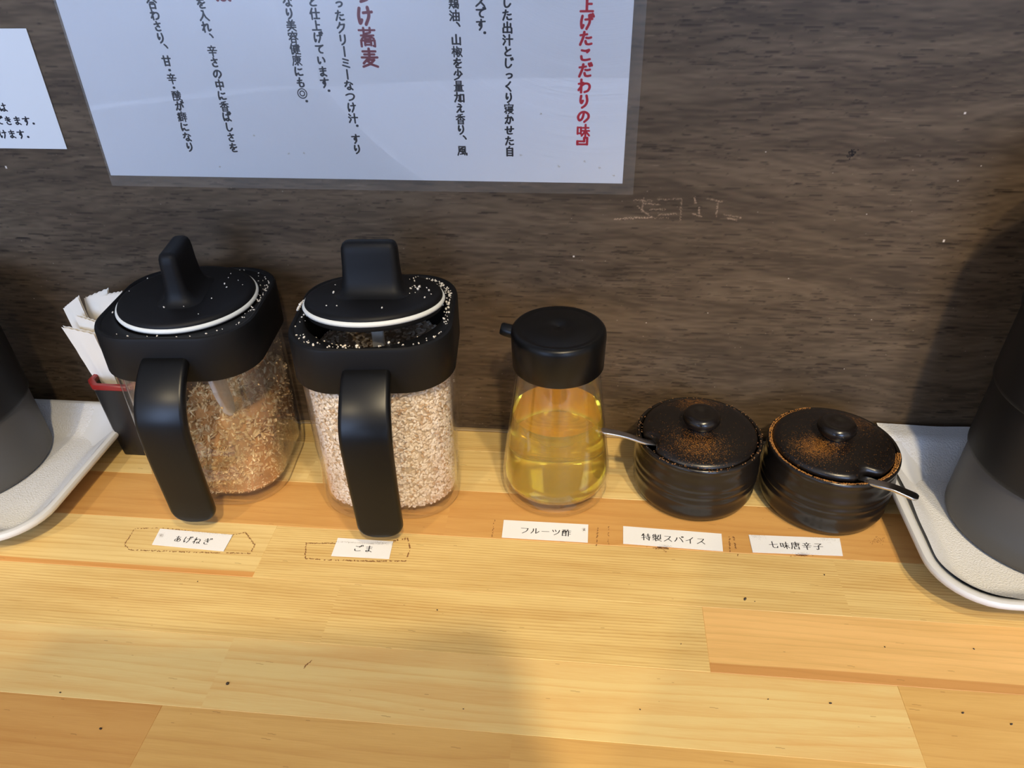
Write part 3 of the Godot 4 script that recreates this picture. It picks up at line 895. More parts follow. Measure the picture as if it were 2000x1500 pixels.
func counter() -> void:
	var t := thing("counter", "pine counter of glued staves along the dark wall", "counter")
	var pale := Color8(224, 197, 134)
	var deep := Color8(194, 154, 90)
	var woods := [
		pine(11, pale, deep, 11.0, 0.55), pine(12, Color8(222, 193, 128), Color8(182, 140, 78), 22.0, 0.8), pine(13, pale, Color8(206, 150, 84), 7.0, 0.4),
		pine(14, Color8(206, 158, 92), Color8(178, 122, 62), 5.0, 0.35), pine(15, pale, deep, 13.0, 0.6, Vector3(0.90, 1.1, 0.6), Color8(196, 124, 58)),
		pine(16, Color8(230, 186, 120), deep, 9.0, 0.45, Vector3(0.84, 1.1, 0.5), Color8(172, 112, 56)), pine(17, Color8(214, 174, 106), Color8(186, 138, 76), 6.0, 0.35),
	]
	# each row: front and back edge, then [left end, wood]
	var rows := [[0.0005, 0.0235, [[-0.6, 1], [0.33, 0]]], [0.0235, 0.0630, [[-0.6, 0], [0.62, 1]]], [0.0630, 0.1022, [[-0.6, 3], [0.7, 2]]], [0.1022, 0.1420, [[-0.6, 4], [0.1037, 1]]], [0.1420, 0.1812, [[-0.6, 1], [0.346, 5]]],
		[0.1812, 0.2210, [[-0.6, 2], [0.4315, 6]]], [0.2210, 0.2605, [[-0.6, 3], [0.0915, 6], [0.55, 0]]], [0.2605, 0.3, [[-0.6, 0], [0.25, 1]]], [0.3, 0.34, [[-0.6, 2], [0.05, 0], [0.6, 3]]], [0.34, 0.38, [[-0.6, 1], [0.4, 2]]]]
	var r := RandomNumberGenerator.new(); r.seed = 4
	for row in rows:
		for k in row[2].size():
			var x0: float = row[2][k][0]
			var x1: float = row[2][k + 1][0] if k + 1 < row[2].size() else 1.1
			var off := r.randf_range(0.0, 0.4)
			var depth: float = row[1] - row[0]
			var o := put("stave", box(Vector3(off, -0.028, 0.0), Vector3(off + x1 - x0, 0.0, depth), 0.00018), woods[row[2][k][1]], t)
			o.position = Vector3(x0 - off, 0.0, row[0])
	for w in woods: w.uv1_scale = Vector3(2.0, 25.0, 1.0)
	put("apron", box(Vector3(-0.6, -0.8, 0.02), Vector3(1.1, -0.028, 0.26)), mat(Color8(70, 54, 44), 0.6), t)
	# worn glue outlines of older labels
	var st := start()
	residue(st, [263, 1033, 243, 1064, 253, 1074, 380, 1079, 489, 1081, 498, 1064, 479, 1040], 0.0004, 0.75)
	residue(st, [263, 1033, 313, 1031, 345, 1034, 400, 1041, 455, 1045, 479, 1040], 0.00035, 0.5)
	residue(st, [598, 1060, 596, 1091, 645, 1094], 0.0004, 0.7)
	residue(st, [645, 1094, 720, 1096, 793, 1096, 801, 1070, 797, 1054], 0.0005, 0.75)
	residue(st, [600, 1061, 657, 1061], 0.0004, 0.9)
	residue(st, [768, 1057, 797, 1052], 0.0009, 0.6)
	residue(st, [966, 1015, 960, 1050], 0.0003, 0.7)
	residue(st, [1168, 1030, 1165, 1068], 0.0004, 0.65)
	residue(st, [1188, 1028, 1188, 1065], 0.0003, 0.6)
	residue(st, [1424, 1046, 1426, 1078], 0.0004, 0.6)
	residue(st, [1432, 1048, 1441, 1086], 0.0005, 0.7)
	residue(st, [592, 1305, 609, 1290], 0.0004, 0.9)
	for k in 60:
		var q := Vector2(1290, 1068) + Vector2(rng.randfn() * 9, absf(rng.randfn()) * 2.5)
		residue(st, [q.x, q.y, q.x + 3, q.y], 0.0003, 0.9)
		q = Vector2(1565, 1083) + Vector2(rng.randfn() * 8, absf(rng.randfn()) * 1.5)
		residue(st, [q.x, q.y, q.x + 3, q.y], 0.0003, 0.7)
		q = Vector2(1712, 1056) + Vector2(rng.randfn() * 7, rng.randfn() * 4)
		residue(st, [q.x, q.y, q.x + 2, q.y], 0.0002, 0.5)
	var dirt := put("glue_residue", done(st), mat(Color8(134, 92, 52), 0.8), t)
	tag(dirt, "brown outlines of dried glue around the labels", "", "", "stuff")
	# crumbs
	var g := grain_mesh()
	var places := []
	var cols := []
	for s in [[1455, 1171, 1.9], [445, 1336, 2.2], [197, 1424, 1.6], [1622, 1374, 1.3], [854, 1192, 1.0], [1880, 1393, 1.3], [1474, 1175, 0.7], [1250, 1386, 0.8], [118, 1353, 1.0], [1330, 1258, 0.7], [386, 1136, 0.8], [1902, 1268, 1.0], [1728, 1264, 0.8], [1500, 1366, 0.8], [905, 1385, 0.7], [1610, 1123, 0.9], [1975, 1415, 1.3]]:
		var sc: float = s[2] * 0.001
		places.append(Transform3D(turned(rng).scaled(Vector3.ONE * sc), gp(s[0], s[1]) + Vector3(0, sc * 0.25, 0)))
		cols.append(Color(0.045, 0.03, 0.02))
	var cr := scatter("crumbs", g, M.grain, places, cols)
	tag(cr, "tiny dark crumbs strewn over the pine counter", "crumbs")

func papers() -> void:
	# the big laminated sheet: 297 mm x 210 mm, its lower left corner at x = 0, y = 0.175
	var s := 2048.0 / 297.0
	var im := Image.create(2048, 1448, false, Image.FORMAT_RGB8)
	im.fill(Color8(236, 237, 240))
	var r := RandomNumberGenerator.new(); r.seed = 3
	var black := Color8(20, 18, 24)
	var cols := [
		["上げたこだわりの味』", 274.3, 263.9, 7.56, 7.2, Color8(190, 24, 44)],
		["した出汁とじっくり寝かせた自", 235.0, 265.2, 5.63, 5.35, black],
		["スです。", 221.7, 265.9, 5.3, 5.35, black],
		["鶏油、", 208.5, 265.2, 5.6, 5.35, black], ["山椒を少量加え香り、風", 208.8, 248.4, 5.63, 5.35, black],
		["つけ蕎麦", 162.8, 269.4, 9.9, 9.2, Color8(122, 34, 42)],
		["ったクリ｜ミ｜なつけ汁。すり", 149.8, 265.3, 5.63, 5.35, black],
		["と仕上げています。", 136.8, 266.2, 5.57, 5.35, black],
		["なり美容健康にも◎。", 123.6, 266.3, 5.57, 5.35, black],
		["ば", 90.0, 270.6, 9.0, 9.2, Color8(122, 34, 42)],
		["を入れ、", 78.0, 265.7, 5.6, 5.35, black], ["辛さの中に香ばしさを", 78.4, 242.9, 5.64, 5.35, black],
		["合わさり、", 51.7, 266.0, 5.55, 5.35, black], ["甘", 51.8, 238.1, 5.0, 5.35, black], ["・", 52.2, 233.4, 5.0, 5.35, black], ["辛", 52.2, 229.0, 5.0, 5.35, black], ["・", 52.2, 224.4, 5.0, 5.35, black], ["酸が癖になり", 52.6, 220.2, 5.6, 5.35, black],
	]
	for c in cols:
		for k in c[0].length():
			var ch: String = c[0][k]
			var x: float = c[1]
			var y: float = c[2] - k * c[3]
			if ch == "、" or (ch == "。" and c[0].length() > 1): x += 1.8; y += 1.6
			if ch == "』": y += 1.3
			var n := strokes(ch).size()
			var bold := 0.082 if KANA.has(ch) or VOICED.has(ch) or ch == "っ" or n < 7 else 0.070 if n < 11 else 0.060
			if c[4] > 6.0: bold *= 1.08
			write(im, ch, Vector2(x * s, (385.0 - y) * s), c[4] * s, c[5], bold * 0.8, bold)
	for d in [[110, 189, 1.5], [119, 189.5, 1.3], [92, 199, 1.2], [252, 212, 1.2], [241, 190, 0.8], [262, 184, 0.8], [276, 187, 1.0], [68, 181, 0.7], [284, 183.5, 1.1], [292, 179.5, 1.0]]:
		for k in 30:
			var q := Vector2i(int((d[0] + r.randfn() * 0.35) * s), int((385.0 - d[1] + r.randfn() * 0.3) * s))
			im.set_pixel(clampi(q.x, 0, 2047), clampi(q.y, 0, 1447), Color8(176, 164, 140))
	var t := thing("laminated_poster", "large laminated white sheet with columns of brush lettering on the wall", "poster", Vector3(0, 0.175, 0))
	put("printed_sheet", sheet(Vector3(0, 0.21, 0.0006), Vector3(0.297, 0.21, 0.0006), Vector3(0.297, 0, 0.0006), Vector3(0, 0, 0.0006), 0.0002), print_material(im, 0.35), t)
	var film := pane(Color(0.92, 0.9, 0.86, 0.02), 0.25)
	put("film", sheet(Vector3(-0.0012, 0.216, 0.0008), Vector3(0.3032, 0.216, 0.0008), Vector3(0.3032, -0.0062, 0.0008), Vector3(-0.0012, -0.0062, 0.0008), 0.0002), film, t)
	# the smaller notice
	var note := Image.create(1200, 512, false, Image.FORMAT_RGB8)
	note.fill(Color8(218, 217, 214))
	s = 1200.0 / 150.0
	for c in [["は", -52.3, 213.2], ["できます。", -57.4, 205.8], ["けます。", -58.2, 198.2]]:
		for k in c[0].length():
			var ch: String = c[0][k]
			var dot := ch == "。"
			write(note, ch, Vector2((c[1] + k * 5.5 + 172.0 - (1.6 if dot else 0.0)) * s, (254.0 - c[2] + (1.4 if dot else 0.0)) * s), 5.1 * s, black, 0.06, 0.075)
	var n := put("paper_notice", sheet(Vector3(-0.172, 0.254, 0.0003), Vector3(-0.022, 0.254, 0.0003), Vector3(-0.022, 0.190, 0.0003), Vector3(-0.172, 0.190, 0.0003), 0.0003), print_material(note, 0.6))
	tag(n, "small white notice with three rows of writing left of the poster", "notice")

func jars() -> void:
	var grain := grain_mesh()
	# jar of fried onion
	var a := jar("glass jar of golden fried onion flakes, its lid pressed shut", Vector3(0.056, 0.0, 0.0495), deg_to_rad(4.5), PI / 2 + 0.08, 0.0, 0.0)
	var r := RandomNumberGenerator.new(); r.seed = 21
	var n := FastNoiseLite.new(); n.seed = 4; n.frequency = 60.0
	var level := func(x: float, z: float) -> float: return 0.036 + 0.55 * (x * 0.75 - z * 0.65) + 0.006 * n.get_noise_2d(x, z)
	var st := start()
	var loops := [squared(0.031, 0.019, 0.0082), squared(0.0375, 0.022, 0.0094), squared(0.0382, 0.0228, 0.0125)]
	for f in [1.0, 0.8, 0.5, 0.2, 0.02]:
		var loop := PackedVector3Array()
		for p in squared(0.0382 * f, 0.0228 * f, 0.0): loop.append(Vector3(p.x, level.call(p.x, p.z), p.z))
		loops.append(loop)
	loft(st, loops, true, true, 0, 60.0)
	var heap := put("fried_onion", done(st), mat(Color8(196, 142, 84), 0.8), a)
	tag(heap, "golden brown fried onion crumbs", "", "", "stuff")
	var places := []
	var cols := []
	for k in 5200:
		var t := r.randf() * TAU
		var top := k % 3 == 0
		var f := sqrt(r.randf()) if top else 1.0
		var q := square_radius(0.0386, 0.023, t) * f
		var p := Vector3(cos(t) * q, 0, sin(t) * q)
		var hi: float = level.call(p.x, p.z)
		var v := r.randf()
		p.y = hi + 0.0006 if top else lerpf(0.0095, hi + 0.001, v)
		var fine := v < 0.35 and not top
		var sc := (r.randf_range(0.0014, 0.0028) if fine else r.randf_range(0.002, 0.0055))
		var flat := Vector3(sc * r.randf_range(0.7, 1.3), sc, sc * r.randf_range(0.25, 0.6))
		if not top: p -= Vector3(cos(t), 0, sin(t)) * 0.0008
		places.append(Transform3D(turned(r) * Basis.from_scale(flat * Vector3(0.6, 1.0, 1.0)), p))
		var c := Color(0.60, 0.36, 0.14).lerp(Color(0.90, 0.68, 0.36), r.randf())
		if r.randf() < 0.09: c = Color(0.36, 0.17, 0.06)
		cols.append(c)
	# crumbs clinging to the inside of the glass above the heap
	for k in 260:
		var t := r.randf() * TAU
		var q := square_radius(0.0394, 0.024, t)
		var p := Vector3(cos(t) * q, 0, sin(t) * q)
		var hi: float = level.call(p.x, p.z)
		p.y = hi + absf(r.randfn()) * 0.017
		if p.y > 0.091: continue
		places.append(Transform3D(turned(r).scaled(Vector3.ONE * r.randf_range(0.0006, 0.0018)), p))
		cols.append(Color(0.72, 0.48, 0.22))
	var fl := scatter("onion_flakes", grain, M.grain, places, cols, a)
	tag(fl, "crisp onion flakes", "", "", "stuff")
	# greasy smears on the inside of the glass, in patches
	var smear := Image.create(256, 256, false, Image.FORMAT_RGBA8)
	var sn := FastNoiseLite.new(); sn.seed = 12; sn.frequency = 0.018; sn.fractal_octaves = 4
	for y in 256:
		for x in 256:
			smear.set_pixel(x, y, Color(0.62, 0.45, 0.27, clamp01(0.20 + 0.5 * sn.get_noise_2d(x * 2.0, y * 0.8))))
	var greasy := mat(Color.WHITE, 0.5, 0.0, 0.4)
	greasy.transparency = BaseMaterial3D.TRANSPARENCY_ALPHA
	greasy.albedo_texture = ImageTexture.create_from_image(smear)
	greasy.uv1_triplanar = true
	greasy.uv1_scale = Vector3(12, 12, 12)
	st = start()
	loft(st, [squared(0.0393, 0.0238, 0.013), squared(0.0393, 0.0238, 0.0925)], false, false)
	put("grease_film", done(st), greasy, a)
	# jar of sesame
	var b := jar("glass jar full of pale sesame seed, its lid tilted ajar", Vector3(0.165, 0.0, 0.053), deg_to_rad(5.5), deg_to_rad(-2.0), 0.0048, deg_to_rad(8.0))
	st = start()
	loft(st, [squared(0.031, 0.019, 0.0084), squared(0.0372, 0.022, 0.0094), squared(0.0378, 0.0225, 0.0125), squared(0.0378, 0.0225, 0.0955), squared(0.034, 0.02, 0.0955), squared(0.02, 0.012, 0.088), squared(0.004, 0.002, 0.085)], true, true, 0, 60.0)
	var fill := put("sesame", done(st), mat(Color8(206, 184, 156), 0.8), b)
	tag(fill, "pale sesame seed", "", "", "stuff")
	places = []; cols = []
	for k in 13500:
		var t := r.randf() * TAU
		var top := k % 9 == 0
		var f := sqrt(r.randf()) if top else 1.0
		var q := square_radius(0.0385, 0.023, t) * f - (0.0 if top else r.randf_range(0.0, 0.0006))
		var p := Vector3(cos(t) * q, (0.0958 - 0.0105 * (1.0 - smoothstep(0.1, 0.9, f))) if top else lerpf(0.0088, 0.0965, r.randf()), sin(t) * q)
		if p.y < 0.0125 and not top: p -= Vector3(cos(t), 0, sin(t)) * (0.0125 - p.y) * 0.5
		var out_ := Basis(Vector3.UP, -t + PI / 2) * Basis(Vector3.BACK, r.randf() * TAU) * Basis(Vector3.RIGHT, r.randfn() * 0.35)
		if top: out_ = Basis(Vector3.UP, r.randf() * TAU) * Basis(Vector3.RIGHT, PI / 2 + r.randfn() * 0.3)
		var sc := r.randf_range(0.0023, 0.0031)
		places.append(Transform3D(out_ * Basis.from_scale(Vector3(sc * 0.92, sc, sc * 0.62)), p))
		var c := Color(0.70, 0.55, 0.40).lerp(Color(0.90, 0.80, 0.68), r.randf())
		if r.randf() < 0.1: c = Color(0.52, 0.34, 0.2)
		cols.append(c)
	var sd := scatter("sesame_seeds", grain, M.grain, places, cols, b)
	tag(sd, "pale sesame seeds against the glass", "", "", "stuff")
	# spilled bits on the collars and stoppers
	for j in [a, b]:
		places = []; cols = []
		var many: bool = j == b
		for k in (190 if many else 85):
			var p := Vector3.ZERO
			var t := r.randf() * TAU
			if many and k < 70: t = r.randfn() * 0.4 - 0.55
			if not many and k < 40: t = r.randfn() * 0.35 - 0.15
			if k % 7 == 0:
				p = Vector3(cos(t), 0, sin(t)) * r.randf_range(0.02, 0.033) + Vector3(0, 0.1266, 0)
				if many: p.y += 0.0048 + sin(deg_to_rad(8.0)) * p.z
			else:
				p = Vector3(cos(t), 0, sin(t)) * (square_radius(0.0405, CORNER, t) - absf(r.randfn()) * 0.0018)
				p.y = 0.1199
			var sc := r.randf_range(0.0006, 0.0013) * (1.5 if many and r.randf() < 0.25 else 1.0)
			places.append(Transform3D(turned(r).scaled(Vector3.ONE * sc), p))
			cols.append(Color(0.80, 0.74, 0.64))
		if many:
			for k in 70:
				var t := PI / 2 + r.randfn() * 0.35
				places.append(Transform3D(turned(r).scaled(Vector3.ONE * r.randf_range(0.001, 0.0022)), Vector3(cos(t) * 0.0379, 0.117 + r.randfn() * 0.0012, sin(t) * 0.0379)))
				cols.append(Color(0.85, 0.76, 0.62))
			for k in 26:
				var t := PI + 0.1 + r.randfn() * 0.07
				places.append(Transform3D(turned(r).scaled(Vector3.ONE * r.randf_range(0.001, 0.0022)), Vector3(cos(t) * 0.0425, 0.121 + absf(r.randfn()) * 0.0006, sin(t) * 0.0425)))
				cols.append(Color(0.85, 0.8, 0.72))
		var sp := scatter("spilled_bits", grain, M.grain, places, cols, j)
		tag(sp, "pale specks of food spilled on the black lid", "", "", "stuff")

func bottle() -> void:
	var t := thing("vinegar_bottle", "tapered glass bottle of golden vinegar with black spouted cap", "bottle", Vector3(0.2655, 0.0, 0.052))
	var out_ := [[0.0265, 0.0], [0.0300, 0.0006], [0.0318, 0.0028], [0.0326, 0.007], [0.0327, 0.012], [0.0320, 0.02], [0.0273, 0.057], [0.0238, 0.0845], [0.0228, 0.088], [0.0226, 0.094]]
	var inn := [[0.0216, 0.094], [0.0218, 0.088], [0.0228, 0.0845], [0.0263, 0.057], [0.0310, 0.02], [0.0315, 0.014], [0.0306, 0.0098], [0.027, 0.0078], [0.015, 0.0088]]
	put("glass", lathe(out_ + inn, 72, true, true, 60.0), pane(Color(0.9, 0.93, 0.92, 0.008)), t)
	var fluid := mat(Color(1.0, 0.85, 0.25, 0.13), 0.02)
	fluid.transparency = BaseMaterial3D.TRANSPARENCY_ALPHA
	fluid.refraction_enabled = true
	fluid.refraction_scale = 0.033
	put("vinegar", lathe([[0.015, 0.0090], [0.027, 0.0080], [0.0304, 0.0100], [0.0314, 0.014], [0.0309, 0.02], [0.0262, 0.057]], 72, true, true, 60.0), fluid, t)
	var cap := put("cap", lathe([[0.0236, 0.0885], [0.0250, 0.0885], [0.0256, 0.0892], [0.0262, 0.1085], [0.0258, 0.1108], [0.0248, 0.1120], [0.0232, 0.1124], [0.0218, 0.1119], [0.0205, 0.1121], [0.012, 0.1126], [0.0015, 0.1127], [0.0008, 0.1121]], 72), M.black_satin, t)
	put("spout", tube([Vector3(-0.020, 0.1050, -0.0035), Vector3(-0.0275, 0.1062, -0.0046), Vector3(-0.0315, 0.1070, -0.0054), Vector3(-0.0325, 0.1072, -0.0055)], [0.0042, 0.0038, 0.0036, 0.003], 16), M.black_satin, cap)

func pots() -> void:
	var p := Vector3(0.3495, 0.0, 0.046)
	pot("dark glazed pot of spice powder with a spoon sticking out beside the bottle", p, powder(31, [[-0.05, 0.52, 0.34, 0.24, 0.42], [0.0, -0.72, 0.3, 0.2, 0.42], [-0.25, 0.3, 0.35, 0.3, 0.08]], 0.006), deg_to_rad(157), Vector2(0.02, 0.0))
	var q := Vector3(0.425, 0.0, 0.0515)
	pot("dark glazed pot with orange powder round its rim beside the tray", q, powder(32, [[-0.36, 0.3, 0.27, 0.22, 0.85], [0.5, -0.5, 0.3, 0.22, 0.2], [0.0, 0.0, 0.9, 0.9, 0.012]], 0.008), deg_to_rad(70), Vector2(-0.02, 0.0))
	# powder lying in the groove between rim and lid
	var r := RandomNumberGenerator.new(); r.seed = 50
	var grain := grain_mesh()
	for e in [[p, 130, 0.10], [q, 2600, 1.0]]:
		var places := []
		var cols := []
		for k in e[1]:
			var t := r.randf() * TAU
			if e[2] > 0.5: t = r.randf_range(0.15, PI * 1.45)
			var rad := r.randf_range(0.0334, 0.0356)
			var y := 0.0405 if rad > 0.0343 else 0.0395
			if e[2] < 0.5: rad = r.randf_range(0.0332, 0.0366)
			if rad > 0.0352: y = 0.0411
			if e[2] < 0.5: y = 0.0411
			places.append(Transform3D(turned(r).scaled(Vector3.ONE * r.randf_range(0.0005, 0.0012)), e[0] + Vector3(cos(t) * rad, y, sin(t) * rad)))
			cols.append((Color(0.50, 0.22, 0.04) if e[2] > 0.5 else Color(0.22, 0.11, 0.035)).lerp(Color(0.16, 0.06, 0.015), r.randf()))
		var s := scatter("spice_powder", grain, M.grain, places, cols)
		tag(s, "orange brown powder in the rim of the pot beside the tray" if e[2] > 0.5 else "sparse brown powder on the rim of the pot beside the bottle", "spice powder")
	# spoons
	var sp := smooth_path([Vector3(0.338, 0.030, 0.052), Vector3(0.3255, 0.0385, 0.0570), Vector3(0.3165, 0.0425, 0.0598), Vector3(0.306, 0.0468, 0.0606), Vector3(0.2962, 0.0492, 0.0610), Vector3(0.2912, 0.0498, 0.0612)], 4)
	var o := put("spoon", strap(sp, spoon_widths(sp.size(), 0.0032), 0.0007, Vector3(0.30, 0.10, 0.95).normalized()), M.steel)
	tag(o, "steel spoon handle leaning out of the pot towards the bottle", "spoon", "spoons in the spice pots")
	sp = smooth_path([Vector3(0.428, 0.031, 0.068), Vector3(0.4345, 0.0395, 0.0805), Vector3(0.4385, 0.0420, 0.0862), Vector3(0.446, 0.0428, 0.0900), Vector3(0.4535, 0.0412, 0.0926), Vector3(0.4585, 0.0396, 0.0938)], 4)
	o = put("spoon", strap(sp, spoon_widths(sp.size(), 0.0034), 0.0008, Vector3(-0.45, 0.10, 0.88).normalized()), M.steel)
	tag(o, "steel spoon handle leaning out of the pot towards the tray", "spoon", "spoons in the spice pots")

func spoon_widths(n: int, w: float) -> Array:
	var out := []
	for k in n: out.append(w * (0.55 if k == n - 1 else 0.85 if k == n - 2 else 1.0) * lerpf(0.8, 1.05, float(k) / n))
	return out

func trays() -> void:
	tray(Vector2(-0.34, 0.0135), Vector2(-0.0205, 0.1465), "white plastic tray with rounded rim beside the toothpick holder")
	tray(Vector2(0.4590, 0.0115), Vector2(0.78, 0.1460), "white plastic tray with rounded rim beside the spice pot")
	liner(Vector2(-0.328, 0.0175), Vector2(-0.0246, 0.1418), [[0.014, 0.0, 0.017], [0.0143, 0.0006, 0.0188], [0.0146, 0.0, 0.0180], [0.0143, 0.0006, 0.0188]], 5, "grey white paper sheet in the tray beside the toothpick holder")
	liner(Vector2(0.4665, 0.0030), Vector2(0.768, 0.1404), [[0.0145, 0.0, 0.0155], [0.012, 0.0, 0.016], [0.0168, 0.0135, 0.031], [0.0138, 0.0, 0.0170]], 6, "white paper sheet with raised edge in the tray beside the spice pot")
	for k in 2:
		tumbler(Vector3(-0.115, 0.0062 + k * 0.043, 0.068), M.cup_grey if k == 0 else M.cup_black, "matt grey tumbler upside down beside the toothpick holder, lowest of its stack" if k == 0 else "matt black tumbler stacked upside down on the tray beside the toothpick holder", "upturned tumblers in stacks")
	for k in 4:
		tumbler(Vector3(0.5415, 0.0062 + k * 0.043, 0.0700), M.cup_grey if k == 0 else M.cup_black, ["matt grey tumbler upside down on the spice pot side, lowest of its stack", "matt black tumbler stacked directly on the grey tumbler beside the spice pots", "matt black tumbler second from the top of the four-cup stack", "matt black tumbler on top of the four-cup stack beside the spice pots"][k], "upturned tumblers in stacks")

func holder() -> void:
	var t := thing("toothpick_holder", "black box with a red rim holding paper sleeves behind the onion jar", "holder", Vector3(-0.0125, 0.0, 0.0315))
	var st := start()
	var loops := []
	for s in [[0.0138, 0.0, 0.005], [0.0142, 0.0008, 0.005], [0.0168, 0.0545, 0.006]]: loops.append(octagon(s[0], s[2], s[1]))
	for s in [[0.0152, 0.0545, 0.005], [0.0126, 0.004, 0.004]]: loops.append(octagon(s[0], s[2], s[1]))
	loft(st, loops, true, true, 0, 20.0)
	put("box", done(st), mat(Color8(22, 22, 23), 0.4), t)
	st = start()
	loops = []
	for s in [[0.0170, 0.0540, 0.006], [0.0178, 0.0550, 0.0063], [0.0178, 0.0572, 0.0063], [0.0172, 0.0580, 0.006], [0.0150, 0.0580, 0.005], [0.0145, 0.0572, 0.005], [0.0150, 0.0540, 0.005], [0.0170, 0.0540, 0.006]]: loops.append(octagon(s[0], s[2], s[1]))
	loft(st, loops, false, false, 0, 20.0)
	put("rim", done(st), mat(Color8(138, 34, 30), 0.35), t)
	sleeve([120, 638, 183, 652, 222, 745, 191, 742], 0.036, 0.041, 0.0012, "white paper sleeve with a pointed torn corner, in front of the others")
	sleeve([146, 616, 186, 628, 226, 742, 200, 736], 0.033, 0.036, 0.001, "white paper sleeve standing just behind the torn one")
	sleeve([123, 602, 151, 579, 216, 730, 190, 735], 0.028, 0.031, 0.0008, "white paper sleeve with a square end leaning over the red rim")
	sleeve([164, 582, 209, 564, 232, 726, 200, 728], 0.024, 0.025, 0.0008, "white paper sleeve standing at the back of the holder")
	sleeve([196, 578, 236, 570, 246, 726, 216, 728], 0.028, 0.030, 0.001, "white paper sleeve close against the onion jar lid")

func octagon(half: float, cut: float, y: float) -> PackedVector3Array:
	var h := half
	var c := half - cut
	return PackedVector3Array([Vector3(h, y, c), Vector3(c, y, h), Vector3(-c, y, h), Vector3(-h, y, c), Vector3(-h, y, -c), Vector3(-c, y, -h), Vector3(c, y, -h), Vector3(h, y, -c)])

func labels() -> void:
	paper_label("あげねぎ", [313, 1033, 455, 1045, 437, 1077, 297, 1064], "paper label with four kana and a ragged edge in front of the onion jar", 0.0060, 0.0112, [[0.75, 0.02, 0.2, 0.05], [0.06, 0.4, 0.02, 0.06]])
	paper_label("ごま", [660, 1051, 768, 1058, 760, 1092, 647, 1086], "small paper label with two kana in front of the sesame jar", 0.0063, 0.0103, [[0.3, 0.22, 0.25, 0.02], [0.8, 0.12, 0.1, 0.04], [0.5, 0.2, 0.3, 0.02]])
	paper_label("フルーツ酢", [984, 1016, 1149, 1025, 1148, 1060, 980, 1050], "paper label with five characters in front of the vinegar bottle", 0.0061, 0.0098, [[0.95, 0.3, 0.01, 0.05]])
	paper_label("特製スパイス", [1217, 1028, 1409, 1043, 1412, 1077, 1217, 1062], "longest paper label in front of the pot beside the bottle", 0.0062, 0.0100, [[0.43, 0.98, 0.03, 0.05]])
	paper_label("七味唐辛子", [1462, 1045, 1640, 1052, 1646, 1086, 1470, 1079], "stained paper label partly under the pot beside the tray", 0.0063, 0.0098, [[0.55, 0.98, 0.05, 0.04], [0.85, 0.1, 0.08, 0.1], [0.08, 0.08, 0.05, 0.1]])

# ---------------------------------------------------------------- the diner who takes the picture, behind the lens
func blend(a: float, b: float, k: float) -> float:
	var h := clamp01(0.5 + 0.5 * (b - a) / k)
	return lerpf(b, a, h) - k * h * (1.0 - h)

# tapered capsules joined smoothly and meshed as surface nets
func nets(st: SurfaceTool, caps: Array, lo: Vector3, hi: Vector3, cell: float, k: float, tone: Callable) -> void:
	var n := Vector3i(((hi - lo) / cell).ceil()) + Vector3i.ONE
	var field := PackedFloat32Array(); field.resize(n.x * n.y * n.z); field.fill(1.0)
	for c in caps:
		var a: Vector3 = c[0]
		var b: Vector3 = c[1]
		var m: float = maxf(c[2], c[3]) + k + cell * 2.0
		var p0 := Vector3i(((a.min(b) - Vector3.ONE * m - lo) / cell).floor()).clamp(Vector3i.ZERO, n)
		var p1 := Vector3i(((a.max(b) + Vector3.ONE * m - lo) / cell).ceil()).clamp(Vector3i.ZERO, n)
		var d := b - a
		var dd := maxf(d.length_squared(), 1e-9)
		for z in range(p0.z, p1.z):
			for y in range(p0.y, p1.y):
				for x in range(p0.x, p1.x):
					var p := lo + Vector3(x, y, z) * cell
					var t := clamp01((p - a).dot(d) / dd)
					var dist := p.distance_to(a + d * t) - lerpf(c[2], c[3], t)
					var at := (z * n.y + y) * n.x + x
					field[at] = blend(field[at], dist, k)
	var verts := {}
	var offs := [0, 1, n.x, n.x + 1, n.x * n.y, n.x * n.y + 1, n.x * n.y + n.x, n.x * n.y + n.x + 1]
	for z in n.z - 1:
		for y in n.y - 1:
			for x in n.x - 1:
				var at := (z * n.y + y) * n.x + x
				var inside := 0
				for q in 8:
					if field[at + offs[q]] < 0.0: inside += 1
				if inside == 0 or inside == 8: continue
				var sum := Vector3.ZERO
				var count := 0
				for q in 8:
					for ax in [1, 2, 4]:
						if q & ax: continue
						var f0: float = field[at + offs[q]]
						var f1: float = field[at + offs[q | ax]]
						if (f0 < 0.0) == (f1 < 0.0): continue
						var t := f0 / (f0 - f1)
						var c0 := Vector3(q & 1, (q >> 1) & 1, (q >> 2) & 1)
						sum += c0 + Vector3(1 if ax == 1 else 0, 1 if ax == 2 else 0, 1 if ax == 4 else 0) * t
						count += 1
				verts[at] = lo + (Vector3(x, y, z) + sum / count) * cell
	var steps := [1, n.x, n.x * n.y]
	for at in verts:
		for ax in 3:
			var u: int = steps[(ax + 1) % 3]
			var v: int = steps[(ax + 2) % 3]
			var f0: float = field[at]
			var f1: float = field[at + steps[ax]]
			if (f0 < 0.0) == (f1 < 0.0): continue
			if not (verts.has(at - u) and verts.has(at - v) and verts.has(at - u - v)): continue
			var q := [verts[at - u - v], verts[at - v], verts[at], verts[at - u]]
			if f0 < 0.0: q.reverse()
			for w in [[0, 1, 2], [0, 2, 3]]:
				for e in w:
					st.set_smooth_group(0)
					st.set_color(tone.call(q[e]))
					st.set_uv(Vector2.ZERO)
					st.add_vertex(q[e])

